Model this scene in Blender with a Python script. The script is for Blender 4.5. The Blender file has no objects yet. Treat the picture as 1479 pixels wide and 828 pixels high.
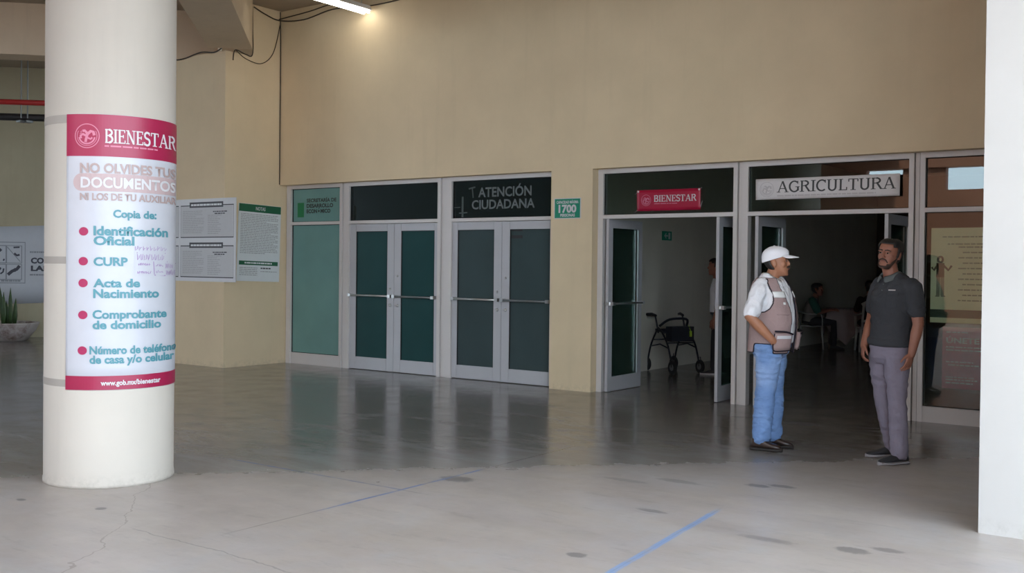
import bpy, bmesh, math, random
from mathutils import Vector, Matrix, Quaternion
from mathutils import noise as mnoise
PI = math.pi
random.seed(7)
SC = bpy.context.scene
COL = SC.collection
# ------------------------------------------------------------------ camera
F_PX, W_PX, H_PX = 1500.0, 1479.0, 828.0
YAW, PITCH, ROLL = 0.62563, -0.01257, 0.01084
CAM = Vector((0.0, -10.67632, 1.5))
def make_camera():
    fwd = Vector((-math.sin(YAW)*math.cos(PITCH), math.cos(YAW)*math.cos(PITCH), math.sin(PITCH)))
    right = Vector((math.cos(YAW), math.sin(YAW), 0))
    up = right.cross(fwd)
    r2 = right*math.cos(ROLL) + up*math.sin(ROLL)
    u2 = -right*math.sin(ROLL) + up*math.cos(ROLL)
    cd = bpy.data.cameras.new('camera')
    cd.sensor_fit = 'HORIZONTAL'; cd.sensor_width = 36.0
    cd.lens = F_PX/W_PX*36.0
    cd.shift_y = -11.4228/W_PX
    cd.clip_start = 0.05; cd.clip_end = 300
    o = bpy.data.objects.new('camera', cd); COL.objects.link(o)
    m = Matrix((r2, u2, -fwd)).transposed().to_4x4(); m.translation = CAM
    o.matrix_world = m
    SC.camera = o
make_camera()
# ------------------------------------------------------------------ sky, exposure
SKY_COLOR, SKY_STRENGTH = (0.73, 0.86, 1.0), 7.4
EXPOSURE = 0.22
SUN_COLOR, SUN_STRENGTH, SUN_ELEV, SUN_FROM = (1.0, 0.88, 0.72), 10.0, 56.0, 80.0   # elevation and bearing in degrees; it stands behind the building
ROOF_BACK = -13.0  # rear roof line, out of view, set for the daylight it lets in
ROOF_EDGE = 2.2                                          # the portico is open to the daylight on its right-hand side, beyond this line
sd = bpy.data.lights.new('sun', 'SUN'); sd.energy = SUN_STRENGTH; sd.color = SUN_COLOR; sd.angle = math.radians(0.6)
so = bpy.data.objects.new('sun', sd); COL.objects.link(so); so.location = (0, 0, 20)
_e, _b = math.radians(SUN_ELEV), math.radians(SUN_FROM)
so.rotation_euler = Vector((math.cos(_e)*math.cos(_b), math.cos(_e)*math.sin(_b), math.sin(_e))).to_track_quat('Z', 'Y').to_euler()
w = bpy.data.worlds.new('sky'); SC.world = w; w.use_nodes = True
bg = w.node_tree.nodes['Background']
bg.inputs[0].default_value = (*SKY_COLOR, 1); bg.inputs[1].default_value = SKY_STRENGTH
SC.view_settings.view_transform = 'Standard'; SC.view_settings.look = 'None'
SC.view_settings.gamma = 1.0; SC.view_settings.use_curve_mapping = False
SC.view_settings.exposure = EXPOSURE
SC.cycles.max_bounces = 10; SC.cycles.diffuse_bounces = 6; SC.cycles.transparent_max_bounces = 16
SC.cycles.glossy_bounces = 5
SC.cycles.use_denoising = True
SC.cycles.sample_clamp_indirect = 4.0
SC.cycles.caustics_reflective = False; SC.cycles.caustics_refractive = False

# ------------------------------------------------------------------ helpers
def tag(o, label=None, cat=None, group=None, kind=None):
    if label: o['label'] = label
    if cat: o['category'] = cat
    if group: o['group'] = group
    if kind: o['kind'] = kind
    return o
def empty(name, loc=(0, 0, 0), rz=0.0):
    o = bpy.data.objects.new(name, None); COL.objects.link(o)
    o.location = loc; o.rotation_euler = (0, 0, rz); o.empty_display_size = 0.1
    return o
def link(name, me, mat=None, parent=None, smooth=False):
    o = bpy.data.objects.new(name, me); COL.objects.link(o)
    if mat:
        me.materials.clear(); me.materials.append(mat)
    if smooth:
        for p in me.polygons: p.use_smooth = True
    if parent: o.parent = parent
    return o
def obj(name, bm, mat=None, parent=None, smooth=False, bevel=0.0):
    if bevel > 0:
        eds = [e for e in bm.edges if len(e.link_faces) == 2 and e.calc_face_angle(0) > 0.6]
        bmesh.ops.bevel(bm, geom=eds, offset=bevel, segments=2, affect='EDGES', clamp_overlap=True)
    bmesh.ops.recalc_face_normals(bm, faces=bm.faces)
    me = bpy.data.meshes.new(name); bm.to_mesh(me); bm.free()
    return link(name, me, mat, parent, smooth)
def struct(name, bm, mat, parent=None, bevel=0.0, smooth=False):
    o = obj(name, bm, mat, parent, smooth, bevel)
    if parent is None: o['kind'] = 'structure'
    return o
NB = bmesh.new
def bx(bm, x0, x1, y0, y1, z0, z1, M=None):
    vs = [Vector((x, y, z)) for x in (x0, x1) for y in (y0, y1) for z in (z0, z1)]
    if M is not None: vs = [M @ v for v in vs]
    v = [bm.verts.new(p) for p in vs]
    for f in ((0, 1, 3, 2), (4, 6, 7, 5), (0, 4, 5, 1), (2, 3, 7, 6), (0, 2, 6, 4), (1, 5, 7, 3)):
        bm.faces.new([v[i] for i in f])
    return bm
def box(*a, **k): return bx(NB(), *a, **k)
def quad(bm, pts):
    return bm.faces.new([bm.verts.new(p) for p in pts])
def frame_of(t, side=None):
    t = t.normalized()
    if side is None:
        side = Vector((0, 0, 1)) if abs(t.z) < 0.9 else Vector((1, 0, 0))
    a = side - t*side.dot(t)
    if a.length < 1e-5: a = t.orthogonal()
    a.normalize()
    return a, t.cross(a).normalized()
def tube(bm, pts, radii, seg=12, side=None, cap=True, round_ends=0, power=2.0):
    """elliptic loft through pts; radii: r or (along side, across)"""
    pts = [Vector(p) for p in pts]; n = len(pts)
    if not isinstance(radii, (list,)): radii = [radii]*n
    radii = [(r, r) if not isinstance(r, (tuple, list)) else tuple(r) for r in radii]
    P, R, T = [], [], []
    for i in range(n):
        a = pts[max(i-1, 0)]; b = pts[min(i+1, n-1)]
        T.append((b-a).normalized() if (b-a).length > 1e-9 else Vector((0, 0, 1)))
    seq = [(pts[i], radii[i], T[i]) for i in range(n)]
    if round_ends:
        k = round_ends
        st, en = [], []
        r0 = min(radii[0]); r1 = min(radii[-1])
        for j in range(1, k+1):
            t = j/(k+0.35); q = math.sqrt(max(0, 1-t*t))
            st.insert(0, (pts[0]-T[0]*r0*t, (radii[0][0]*q, radii[0][1]*q), T[0]))
            en.append((pts[-1]+T[-1]*r1*t, (radii[-1][0]*q, radii[-1][1]*q), T[-1]))
        seq = st+seq+en
    rings = []
    lastside = side
    for p, (ra, rb), t in seq:
        sd = lastside if not isinstance(side, list) else None
        a, b = frame_of(t, sd)
        if side is None: lastside = a
        ring = []
        for s in range(seg):
            th = 2*PI*s/seg
            c, sn = math.cos(th), math.sin(th)
            if power != 2.0:
                c = math.copysign(abs(c)**(2/power), c); sn = math.copysign(abs(sn)**(2/power), sn)
            ring.append(bm.verts.new(p + a*ra*c + b*rb*sn))
        rings.append(ring)
    for r0, r1 in zip(rings, rings[1:]):
        for s in range(seg):
            bm.faces.new((r0[s], r0[(s+1) % seg], r1[(s+1) % seg], r1[s]))
    if cap:
        bm.faces.new(rings[0][::-1]); bm.faces.new(rings[-1])
    return bm
def rod(bm, a, b, r, seg=10): return tube(bm, [a, b], r, seg)
def curve_pts(pts, sub=6):
    """Catmull-Rom through pts"""
    pts = [Vector(p) for p in pts]; out = []
    for i in range(len(pts)-1):
        p0 = pts[max(i-1, 0)]; p1 = pts[i]; p2 = pts[i+1]; p3 = pts[min(i+2, len(pts)-1)]
        for j in range(sub):
            t = j/sub
            out.append(0.5*((2*p1)+(p2-p0)*t+(2*p0-5*p1+4*p2-p3)*t*t+(3*p1-p0-3*p2+p3)*t**3))
    out.append(pts[-1]); return out
def ball(bm, c, r, seg=16, rings=10, M=None):
    """ellipsoid; r scalar or 3-tuple"""
    if not isinstance(r, (tuple, list)): r = (r, r, r)
    mm = Matrix.Translation(Vector(c)) @ (M or Matrix.Identity(4)) @ Matrix.Diagonal((*r, 1))
    bmesh.ops.create_uvsphere(bm, u_segments=seg, v_segments=rings, radius=1.0, matrix=mm)
    return bm
def lathe(bm, prof, seg=32, c=(0, 0, 0), cap=False):
    rings = []
    for r, z in prof:
        rings.append([bm.verts.new((c[0]+r*math.cos(2*PI*s/seg), c[1]+r*math.sin(2*PI*s/seg), c[2]+z)) for s in range(seg)])
    for a, b in zip(rings, rings[1:]):
        for s in range(seg): bm.faces.new((a[s], a[(s+1) % seg], b[(s+1) % seg], b[s]))
    if cap:
        bm.faces.new(rings[0][::-1]); bm.faces.new(rings[-1])
    return bm
def modified(bm, name, mat, parent, voxel=None, smooth_it=0, solid=None, subsurf=0, smooth=True, offset=0.0, wrinkle=None):
    """apply remesh / smooth / solidify to a bmesh and link the result"""
    me = bpy.data.meshes.new(name+'_raw'); bm.to_mesh(me); bm.free()
    t = bpy.data.objects.new(name+'_raw', me); COL.objects.link(t)
    if subsurf:
        m = t.modifiers.new('u', 'SUBSURF'); m.levels = subsurf
    if solid:
        m = t.modifiers.new('s', 'SOLIDIFY'); m.thickness = solid; m.offset = offset
    if voxel:
        m = t.modifiers.new('r', 'REMESH'); m.mode = 'VOXEL'; m.voxel_size = voxel
    if smooth_it:
        m = t.modifiers.new('m', 'SMOOTH'); m.iterations = smooth_it; m.factor = 0.5
    dg = bpy.context.evaluated_depsgraph_get()
    out = bpy.data.meshes.new_from_object(t.evaluated_get(dg))
    bpy.data.objects.remove(t); bpy.data.meshes.remove(me)
    out.name = name
    if wrinkle:
        amp, sc = wrinkle; nrm = [v.normal.copy() for v in out.vertices]
        for v, n_ in zip(out.vertices, nrm):
            p = Vector((v.co.x*sc[0], v.co.y*sc[1], v.co.z*sc[2]))
            q = p + 0.8*mnoise.noise_vector(p*0.6)
            v.co += n_*amp*((1-abs(mnoise.noise(q))*2.2)*0.6 + 0.5*mnoise.noise(q*2.1))
    return link(name, out, mat, parent, smooth)

# ------------------------------------------------------------------ materials
class NT:
    def __init__(s, name):
        s.m = bpy.data.materials.new(name); s.m.use_nodes = True
        s.t = s.m.node_tree; s.t.nodes.clear()
        s.out = s.n('ShaderNodeOutputMaterial')
    def n(s, t, **k):
        nd = s.t.nodes.new(t)
        for a, b in k.items(): setattr(nd, a, b)
        return nd
    def l(s, a, b): s.t.links.new(a, b)
    def val(s, inp, v):
        if hasattr(v, 'is_output') or isinstance(v, bpy.types.NodeSocket): s.l(v, inp)
        else: inp.default_value = v
    def math(s, op, a, b=0.0, c=None, clamp=False):
        nd = s.n('ShaderNodeMath', operation=op, use_clamp=clamp)
        s.val(nd.inputs[0], a); s.val(nd.inputs[1], b)
        if c is not None: s.val(nd.inputs[2], c)
        return nd.outputs[0]
    def pos(s):
        g = s.n('ShaderNodeNewGeometry'); return g.outputs['Position']
    def obj(s): return s.n('ShaderNodeTexCoord').outputs['Object']
    def xyz(s, v):
        nd = s.n('ShaderNodeSeparateXYZ'); s.l(v, nd.inputs[0]); return nd.outputs
    def noise(s, scale, detail=3, rough=0.55, v=None, dist=0.0, stretch=None):
        nd = s.n('ShaderNodeTexNoise'); nd.inputs['Scale'].default_value = scale
        nd.inputs['Detail'].default_value = detail; nd.inputs['Roughness'].default_value = rough
        nd.inputs['Distortion'].default_value = dist
        v = v or s.pos()
        if stretch:
            mp = s.n('ShaderNodeMapping'); mp.inputs['Scale'].default_value = stretch
            s.l(v, mp.inputs[0]); v = mp.outputs[0]
        s.l(v, nd.inputs['Vector']); return nd.outputs['Fac']
    def ramp(s, x, stops, interp='LINEAR'):
        nd = s.n('ShaderNodeValToRGB'); s.val(nd.inputs[0], x); e = nd.color_ramp.elements
        nd.color_ramp.interpolation = interp
        while len(e) < len(stops): e.new(0.5)
        for k, (p, c) in zip(e, stops):
            k.position = p; k.color = (c, c, c, 1) if isinstance(c, (int, float)) else (*c, 1)
        return nd.outputs[0]
    def mix(s, f, a, b, blend='MIX'):
        nd = s.n('ShaderNodeMix', data_type='RGBA', blend_type=blend)
        s.val(nd.inputs[0], f)
        for i, v in ((6, a), (7, b)):
            if isinstance(v, (tuple, list)): nd.inputs[i].default_value = (*v[:3], 1)
            else: s.l(v, nd.inputs[i])
        return nd.outputs[2]
    def smooth(s, x, a, b):
        nd = s.n('ShaderNodeMapRange', interpolation_type='SMOOTHSTEP')
        s.val(nd.inputs[0], x); nd.inputs[1].default_value = a; nd.inputs[2].default_value = b
        return nd.outputs[0]
    def bsdf(s, color, rough=0.6, metal=0.0, spec=0.5, bump=None, bs=0.1, bd=0.01, coat=0.0):
        b = s.n('ShaderNodeBsdfPrincipled')
        if isinstance(color, (tuple, list)): b.inputs['Base Color'].default_value = (*color[:3], 1)
        else: s.l(color, b.inputs['Base Color'])
        s.val(b.inputs['Roughness'], rough); s.val(b.inputs['Metallic'], metal)
        s.val(b.inputs['Specular IOR Level'], spec)
        if coat: b.inputs['Coat Weight'].default_value = coat
        if bump is not None:
            bn = s.n('ShaderNodeBump'); bn.inputs['Strength'].default_value = bs; bn.inputs['Distance'].default_value = bd
            s.l(bump, bn.inputs['Height']); s.l(bn.outputs[0], b.inputs['Normal'])
        return b
    def done(s, shader):
        s.l(shader.outputs[0] if hasattr(shader, 'outputs') else shader, s.out.inputs[0]); return s.m
def srgb(r, g, b):
    f = lambda c: c/12.92/255 if c/255 <= 0.04045 else ((c/255+0.055)/1.055)**2.4
    return (f(r), f(g), f(b))
def plain(name, color, rough=0.6, metal=0.0, spec=0.5, var=0.08, nscale=8.0, bs=0.05):
    k = NT(name); nz = k.noise(nscale, 3, v=k.obj())
    c = k.mix(nz, tuple(x*(1-var) for x in color), tuple(min(1, x*(1+var)) for x in color))
    return k.done(k.bsdf(c, rough, metal, spec, bump=nz, bs=bs, bd=0.004))
def paint_wall(name, color, grime=0.25, low=True, scale=1.2):
    """painted plaster: blotches, faint streaks, scuffs near the floor"""
    k = NT(name)
    a = k.noise(scale, 5, 0.6); b = k.noise(2.2, 4, 0.6, stretch=(3, 3, 0.25)); c = k.noise(18, 4, 0.7)
    col = k.mix(k.ramp(a, [(0.3, 0), (0.75, 1)]), tuple(x*0.93 for x in color), tuple(min(1, x*1.05) for x in color))
    col = k.mix(k.math('MULTIPLY', k.ramp(b, [(0.55, 0), (0.8, 1)]), grime*0.5), col, tuple(x*0.6 for x in color))
    z = k.xyz(k.pos())[2]
    if low:
        m = k.math('MULTIPLY', k.smooth(z, 0.12, 0.0), k.ramp(c, [(0.42, 0), (0.7, 1)]))
        col = k.mix(k.math('MULTIPLY', m, 0.30), col, (0.20, 0.18, 0.15))
    h = k.math('ADD', k.math('MULTIPLY', c, 0.4), a)
    return k.done(k.bsdf(col, 0.72, spec=0.3, bump=h, bs=0.12, bd=0.01))
def glass(name, tint, film=None, film_amt=0.0, refl=1.0, rough=0.0):
    """window pane: tinted see-through + fresnel reflection (+ optional milky film)"""
    k = NT(name)
    tr = k.n('ShaderNodeBsdfTransparent'); tr.inputs[0].default_value = (*tint, 1)
    sh = tr.outputs[0]
    if film:
        df = k.n('ShaderNodeBsdfDiffuse'); 
        nz = k.noise(1.5, 3)
        k.l(k.mix(nz, tuple(x*0.8 for x in film), tuple(x*1.15 for x in film)), df.inputs[0])
        mx = k.n('ShaderNodeMixShader'); mx.inputs[0].default_value = film_amt
        k.l(sh, mx.inputs[1]); k.l(df.outputs[0], mx.inputs[2]); sh = mx.outputs[0]
    gl = k.n('ShaderNodeBsdfGlossy'); gl.inputs['Roughness'].default_value = rough
    gl.inputs[0].default_value = (0.92, 0.97, 1.0, 1)
    fr = k.n('ShaderNodeFresnel'); fr.inputs[0].default_value = 1.55
    mx = k.n('ShaderNodeMixShader'); k.l(k.math('MULTIPLY', fr.outputs[0], refl, clamp=True), mx.inputs[0])
    k.l(sh, mx.inputs[1]); k.l(gl.outputs[0], mx.inputs[2])
    return k.done(mx.outputs[0])
def emit(name, color, strength):
    k = NT(name); e = k.n('ShaderNodeEmission'); e.inputs[0].default_value = (*color, 1); e.inputs[1].default_value = strength
    return k.done(e)

M = {}
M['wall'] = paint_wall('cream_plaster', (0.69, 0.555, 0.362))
M['column'] = paint_wall('pale_column_paint', (0.51, 0.465, 0.405), 0.35)
M['white_wall'] = paint_wall('white_plaster', (0.49, 0.475, 0.45), 0.15)
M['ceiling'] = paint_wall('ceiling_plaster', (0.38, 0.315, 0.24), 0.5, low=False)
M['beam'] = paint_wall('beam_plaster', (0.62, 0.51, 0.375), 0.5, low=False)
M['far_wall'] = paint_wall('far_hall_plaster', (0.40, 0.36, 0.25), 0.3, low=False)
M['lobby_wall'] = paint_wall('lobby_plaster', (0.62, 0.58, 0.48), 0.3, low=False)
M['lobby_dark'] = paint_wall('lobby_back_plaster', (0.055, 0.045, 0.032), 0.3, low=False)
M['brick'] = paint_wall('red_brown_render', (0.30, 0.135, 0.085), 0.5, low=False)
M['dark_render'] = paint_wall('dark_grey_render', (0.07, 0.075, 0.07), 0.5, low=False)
M['alu'] = plain('grey_aluminium', (0.60, 0.57, 0.545), 0.45, 0.0, var=0.05, nscale=3)
M['alu_door'] = plain('door_aluminium', (0.45, 0.45, 0.465), 0.45, 0.0, var=0.05, nscale=3)
M['steel'] = plain('brushed_steel', (0.55, 0.55, 0.54), 0.3, 0.9, var=0.05)
M['bar_dark'] = plain('dark_bar_metal', (0.20, 0.21, 0.21), 0.4, 0.6)
M['gap'] = plain('dark_gasket', (0.015, 0.015, 0.015), 0.8)
M['black'] = plain('black_rubber', (0.012, 0.012, 0.013), 0.6)
M['cable'] = plain('dark_cable', (0.05, 0.038, 0.025), 0.7)
M['glass_clear'] = glass('clear_pane', (0.74, 0.80, 0.74), refl=1.0)
M['glass_right'] = glass('right_pane', (0.86, 0.90, 0.84), refl=0.75)
M['glass_teal'] = glass('teal_pane', (0.12, 0.24, 0.23), film=(0.032, 0.10, 0.10), film_amt=0.6, refl=0.7)
M['glass_grey'] = glass('grey_teal_pane', (0.12, 0.18, 0.18), film=(0.085, 0.125, 0.128), film_amt=0.6, refl=0.7)
M['glass_film'] = glass('frosted_teal_pane', (0.25, 0.4, 0.38), film=(0.19, 0.36, 0.335), film_amt=0.85, refl=0.5)
M['glass_dark'] = glass('dark_pane', (0.14, 0.18, 0.16), film=(0.02, 0.03, 0.028), film_amt=0.5, refl=0.8)
M['glass_leaf'] = glass('greenish_leaf_pane', (0.52, 0.64, 0.58), film=(0.05, 0.11, 0.09), film_amt=0.22, refl=0.8)
def flat(name, c, rough=0.55, var=0.04): return plain(name, c, rough, var=var, nscale=14, bs=0.02)
M['poster_white'] = flat('glossy_white_vinyl', (0.47, 0.475, 0.51), 0.35)
M['maroon'] = flat('maroon_ink', srgb(150, 28, 66), 0.4)
M['maroon_sign'] = flat('maroon_sign_vinyl', srgb(160, 18, 54), 0.4)
M['white_ink'] = flat('white_ink', (0.56, 0.55, 0.56), 0.5)
M['pink_ink'] = flat('pale_pink_ink', srgb(196, 118, 140), 0.5)
M['tan_ink'] = flat('faded_tan_ink', srgb(166, 146, 142), 0.5)
M['tan_light'] = flat('faded_rose_ink', srgb(178, 156, 155), 0.5)
M['teal_ink'] = flat('teal_ink', srgb(76, 134, 144), 0.5)
M['bullet'] = flat('pink_dot_ink', srgb(158, 34, 80), 0.5)
M['purple_ink'] = flat('purple_pen_ink', srgb(150, 120, 165), 0.6)
M['tape'] = flat('grey_adhesive_tape', (0.33, 0.30, 0.265), 0.9)
M['board'] = flat('notice_board_paper', (0.60, 0.60, 0.61), 0.5)
M['board_print'] = flat('notice_grey_print', (0.33, 0.33, 0.335), 0.6)
M['board_text'] = flat('notice_text_grey', (0.36, 0.36, 0.36), 0.6)
M['board_black'] = flat('notice_black_ink', (0.05, 0.05, 0.055), 0.6)
M['paper'] = flat('white_paper', (0.68, 0.70, 0.70), 0.6)
M['green_ink'] = flat('dark_green_ink', srgb(30, 92, 62), 0.5)
M['sign_green'] = flat('safety_green', srgb(6, 128, 98), 0.4)
M['grey_vinyl'] = flat('grey_vinyl_letters', (0.115, 0.13, 0.13), 0.5)
M['black_vinyl'] = flat('black_vinyl_letters', (0.016, 0.022, 0.02), 0.5)
M['logo_green'] = flat('green_vinyl_logo', srgb(35, 120, 75), 0.5)
M['sign_white'] = flat('white_banner_vinyl', (0.66, 0.64, 0.63), 0.5)
M['charcoal_ink'] = flat('charcoal_ink', (0.045, 0.05, 0.05), 0.5)
M['pale_ink'] = flat('pale_grey_ink', (0.50, 0.475, 0.475), 0.5)
M['banner'] = flat('blue_grey_banner', (0.47, 0.50, 0.54), 0.6)
M['banner_ink'] = flat('banner_dark_ink', (0.05, 0.055, 0.075), 0.6)
M['banner_line'] = flat('banner_grey_line', (0.22, 0.24, 0.27), 0.6)
M['red_pipe'] = plain('red_pipe_paint', (0.40, 0.02, 0.02), 0.45)

# floor: polished, worn concrete; it turns lighter and rougher in front of a diagonal line
def floor_material():
    k = NT('worn_polished_concrete')
    P = k.pos(); x, y, z = k.xyz(P)
    n1 = k.noise(0.55, 6, 0.6); n2 = k.noise(3.2, 6, 0.65); n3 = k.noise(22, 5, 0.7)
    n4 = k.noise(1.1, 5, 0.65, stretch=(1.0, 2.6, 1.0))
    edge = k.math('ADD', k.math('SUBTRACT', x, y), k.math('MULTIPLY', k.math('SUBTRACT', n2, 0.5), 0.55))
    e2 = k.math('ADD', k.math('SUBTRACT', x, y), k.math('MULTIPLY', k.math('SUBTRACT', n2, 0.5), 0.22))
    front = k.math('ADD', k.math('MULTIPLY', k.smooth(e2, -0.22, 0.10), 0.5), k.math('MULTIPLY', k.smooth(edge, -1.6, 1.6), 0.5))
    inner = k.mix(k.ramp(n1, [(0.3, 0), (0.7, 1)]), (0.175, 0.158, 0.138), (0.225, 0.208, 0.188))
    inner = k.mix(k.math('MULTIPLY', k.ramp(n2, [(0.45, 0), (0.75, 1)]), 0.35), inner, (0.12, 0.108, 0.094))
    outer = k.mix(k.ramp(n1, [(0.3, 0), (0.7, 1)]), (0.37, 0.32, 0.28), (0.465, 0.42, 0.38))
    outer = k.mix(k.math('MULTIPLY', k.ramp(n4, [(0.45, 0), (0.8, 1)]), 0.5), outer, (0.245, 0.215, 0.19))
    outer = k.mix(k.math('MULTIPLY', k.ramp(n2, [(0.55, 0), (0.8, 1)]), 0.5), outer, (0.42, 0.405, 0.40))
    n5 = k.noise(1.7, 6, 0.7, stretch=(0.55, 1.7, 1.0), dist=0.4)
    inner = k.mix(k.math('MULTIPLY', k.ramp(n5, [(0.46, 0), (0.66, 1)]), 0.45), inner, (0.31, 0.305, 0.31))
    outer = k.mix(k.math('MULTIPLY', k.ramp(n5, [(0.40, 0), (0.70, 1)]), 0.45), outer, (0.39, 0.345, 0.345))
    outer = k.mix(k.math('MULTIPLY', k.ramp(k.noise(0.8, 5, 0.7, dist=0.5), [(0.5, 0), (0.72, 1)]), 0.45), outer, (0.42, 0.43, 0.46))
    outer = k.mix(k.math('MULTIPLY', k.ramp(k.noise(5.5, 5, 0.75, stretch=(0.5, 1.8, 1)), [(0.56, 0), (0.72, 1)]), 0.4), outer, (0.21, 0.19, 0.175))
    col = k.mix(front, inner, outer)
    # dark oily blots
    def blot(cx, cy, rx, ry, amt, col):
        dx = k.math('DIVIDE', k.math('SUBTRACT', x, cx), rx); dy = k.math('DIVIDE', k.math('SUBTRACT', y, cy), ry)
        d = k.math('ADD', k.math('MULTIPLY', dx, dx), k.math('MULTIPLY', dy, dy))
        d = k.math('ADD', d, k.math('MULTIPLY', k.math('SUBTRACT', n3, 0.5), 1.6))
        return k.mix(k.math('MULTIPLY', k.smooth(d, 1.0, 0.35), amt), col, (0.09, 0.085, 0.085))
    for b in ((-4.552, -5.008, .16, .10, .6), (-2.862, -6.114, .07, .05, .6), (-2.793, -3.888, .10, .06, .7), (-2.652, -3.80, .12, .05, .7),
              (-1.75, -5.13, .11, .07, .55), (-1.60, -5.01, .10, .05, .5), (-6.28, -7.21, .05, .03, .7), (-5.68, -7.04, .04, .04, .7),
              (-3.02, -5.0, .12, .04, .5), (-3.3, -4.1, .2, .06, .4), (-3.6, -4.3, .2, .05, .35), (-2.1, -6.2, .14, .06, .4), (-2.2, -5.2, .2, .05, .35)):
        col = blot(*b, col)
    def line(d, half, lo_c, lo, hi_c, hi, along, color, amt, wob=0.02):
        dd = k.math('ABSOLUTE', k.math('ADD', d, k.math('MULTIPLY', k.math('SUBTRACT', n2, 0.5), wob)))
        m = k.smooth(dd, half*1.25, half*0.75)
        m = k.math('MULTIPLY', m, k.math('MULTIPLY', k.smooth(along, lo_c, lo), k.smooth(along, hi_c, hi)))
        m = k.math('MULTIPLY', m, amt)
        return lambda c: k.mix(m, c, color)
    sx = k.math('SUBTRACT', x, -4.62); sy = k.math('ADD', y, 5.515); s2 = k.math('SUBTRACT', k.math('ADD', x, k.math('MULTIPLY', y, 0.09)), -3.133)
    wear = k.ramp(k.noise(9, 4, 0.7), [(0.36, 0.1), (0.52, 0.75)])
    blue = (0.11, 0.20, 0.44)
    col = line(sx, 0.006, -7.1, -6.7, -0.2, -0.5, y, (0.10, 0.085, 0.07), 0.55)(col)
    col = line(sy, 0.006, -11.0, -10.0, -4.3, -4.55, x, (0.10, 0.09, 0.085), 0.55)(col)
    col = line(s2, 0.005, -8.9, -8.7, -4.6, -4.8, y, (0.13, 0.12, 0.11), 0.4)(col)
    col = line(sx, 0.013, -6.35, -6.1, -4.6, -4.7, y, blue, k.math('MULTIPLY', wear, 1.0))(col)
    col = line(sy, 0.012, -6.8, -6.0, -4.60, -4.64, x, (0.12, 0.17, 0.32), k.math('MULTIPLY', wear, 0.85))(col)
    col = line(s2, 0.022, -8.7, -8.6, -4.65, -4.85, y, (0.17, 0.32, 0.60), k.math('ADD', k.math('MULTIPLY', wear, 0.55), 0.3))(col)
    # two wandering cracks
    c1 = k.math('ADD', k.math('SUBTRACT', k.math('ADD', x, y), -12.5), k.math('MULTIPLY', k.math('SUBTRACT', k.noise(1.4, 4, 0.6), 0.5), 0.7))
    col = line(c1, 0.006, -7.2, -6.9, -3.4, -3.9, x, (0.16, 0.12, 0.09), 0.5, 0.0)(col)
    c2 = k.math('ADD', k.math('ADD', y, 7.22), k.math('MULTIPLY', k.math('SUBTRACT', k.noise(2.0, 4, 0.6), 0.5), 0.2))
    col = line(c2, 0.006, -5.2, -5.0, -3.6, -3.9, x, (0.13, 0.12, 0.11), 0.5, 0.0)(col)
    c3 = k.math('ADD', k.math('SUBTRACT', k.math('SUBTRACT', x, k.math('MULTIPLY', y, -0.9)), -13.2), k.math('MULTIPLY', k.math('SUBTRACT', k.noise(1.8, 4, 0.6), 0.5), 0.6))
    col = line(c3, 0.007, -12.0, -11.6, -8.6, -9.2, x, (0.10, 0.085, 0.075), 0.6, 0.0)(col)
    ri = k.ramp(n2, [(0.3, 0.13), (0.75, 0.24)]); ro = k.ramp(n2, [(0.3, 0.30), (0.75, 0.5)])
    rough = k.math('ADD', k.math('MULTIPLY', ri, k.math('SUBTRACT', 1.0, front)), k.math('MULTIPLY', ro, front))
    h = k.math('ADD', k.math('MULTIPLY', n2, 1.0), k.math('ADD', k.math('MULTIPLY', n5, 1.2), k.math('MULTIPLY', n3, 0.12)))
    return k.done(k.bsdf(col, rough, spec=0.5, bump=h, bs=0.075, bd=0.02))
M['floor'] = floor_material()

# ------------------------------------------------------------------ SETTING
R45 = math.sqrt(0.5)
PIER_X, PIER_Y = -11.93, -1.135
COLC = Vector((-6.5, -6.45, 0)); COLR = 0.425
CEIL_Z, BEAM_Z = 5.25, 4.5
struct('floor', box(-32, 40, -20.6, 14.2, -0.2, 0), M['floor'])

# ceiling: roof slab of the portico; its unseen rear slabs and gap are shaped to steer the daylight
def diag_slab(bm, c_lo, c_hi, s_lo, s_hi, z0, z1):
    """box whose axes are e=(1,1)/r2 (s) and n=(1,-1)/r2 (c)"""
    e = Vector((R45, R45, 0)); n = Vector((R45, -R45, 0))
    vs = []
    for c in (c_lo, c_hi):
        for s in (s_lo, s_hi):
            for z in (z0, z1): vs.append(bm.verts.new(e*s + n*c + Vector((0, 0, z))))
    for f in ((0, 1, 3, 2), (4, 6, 7, 5), (0, 4, 5, 1), (2, 3, 7, 6), (0, 2, 6, 4), (1, 5, 7, 3)):
        bm.faces.new([vs[i] for i in f])
    return bm
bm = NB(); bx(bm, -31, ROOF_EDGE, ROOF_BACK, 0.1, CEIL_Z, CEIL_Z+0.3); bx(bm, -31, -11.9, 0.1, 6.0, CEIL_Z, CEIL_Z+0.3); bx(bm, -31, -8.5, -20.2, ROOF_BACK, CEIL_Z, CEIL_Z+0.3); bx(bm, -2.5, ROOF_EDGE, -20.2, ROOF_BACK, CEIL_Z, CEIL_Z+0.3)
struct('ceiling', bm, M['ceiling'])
cc = (COLC.x-COLC.y)*R45; cs = (COLC.x+COLC.y)*R45
ps = (PIER_X + PIER_Y)*R45; pc = (PIER_X - PIER_Y)*R45
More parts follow.
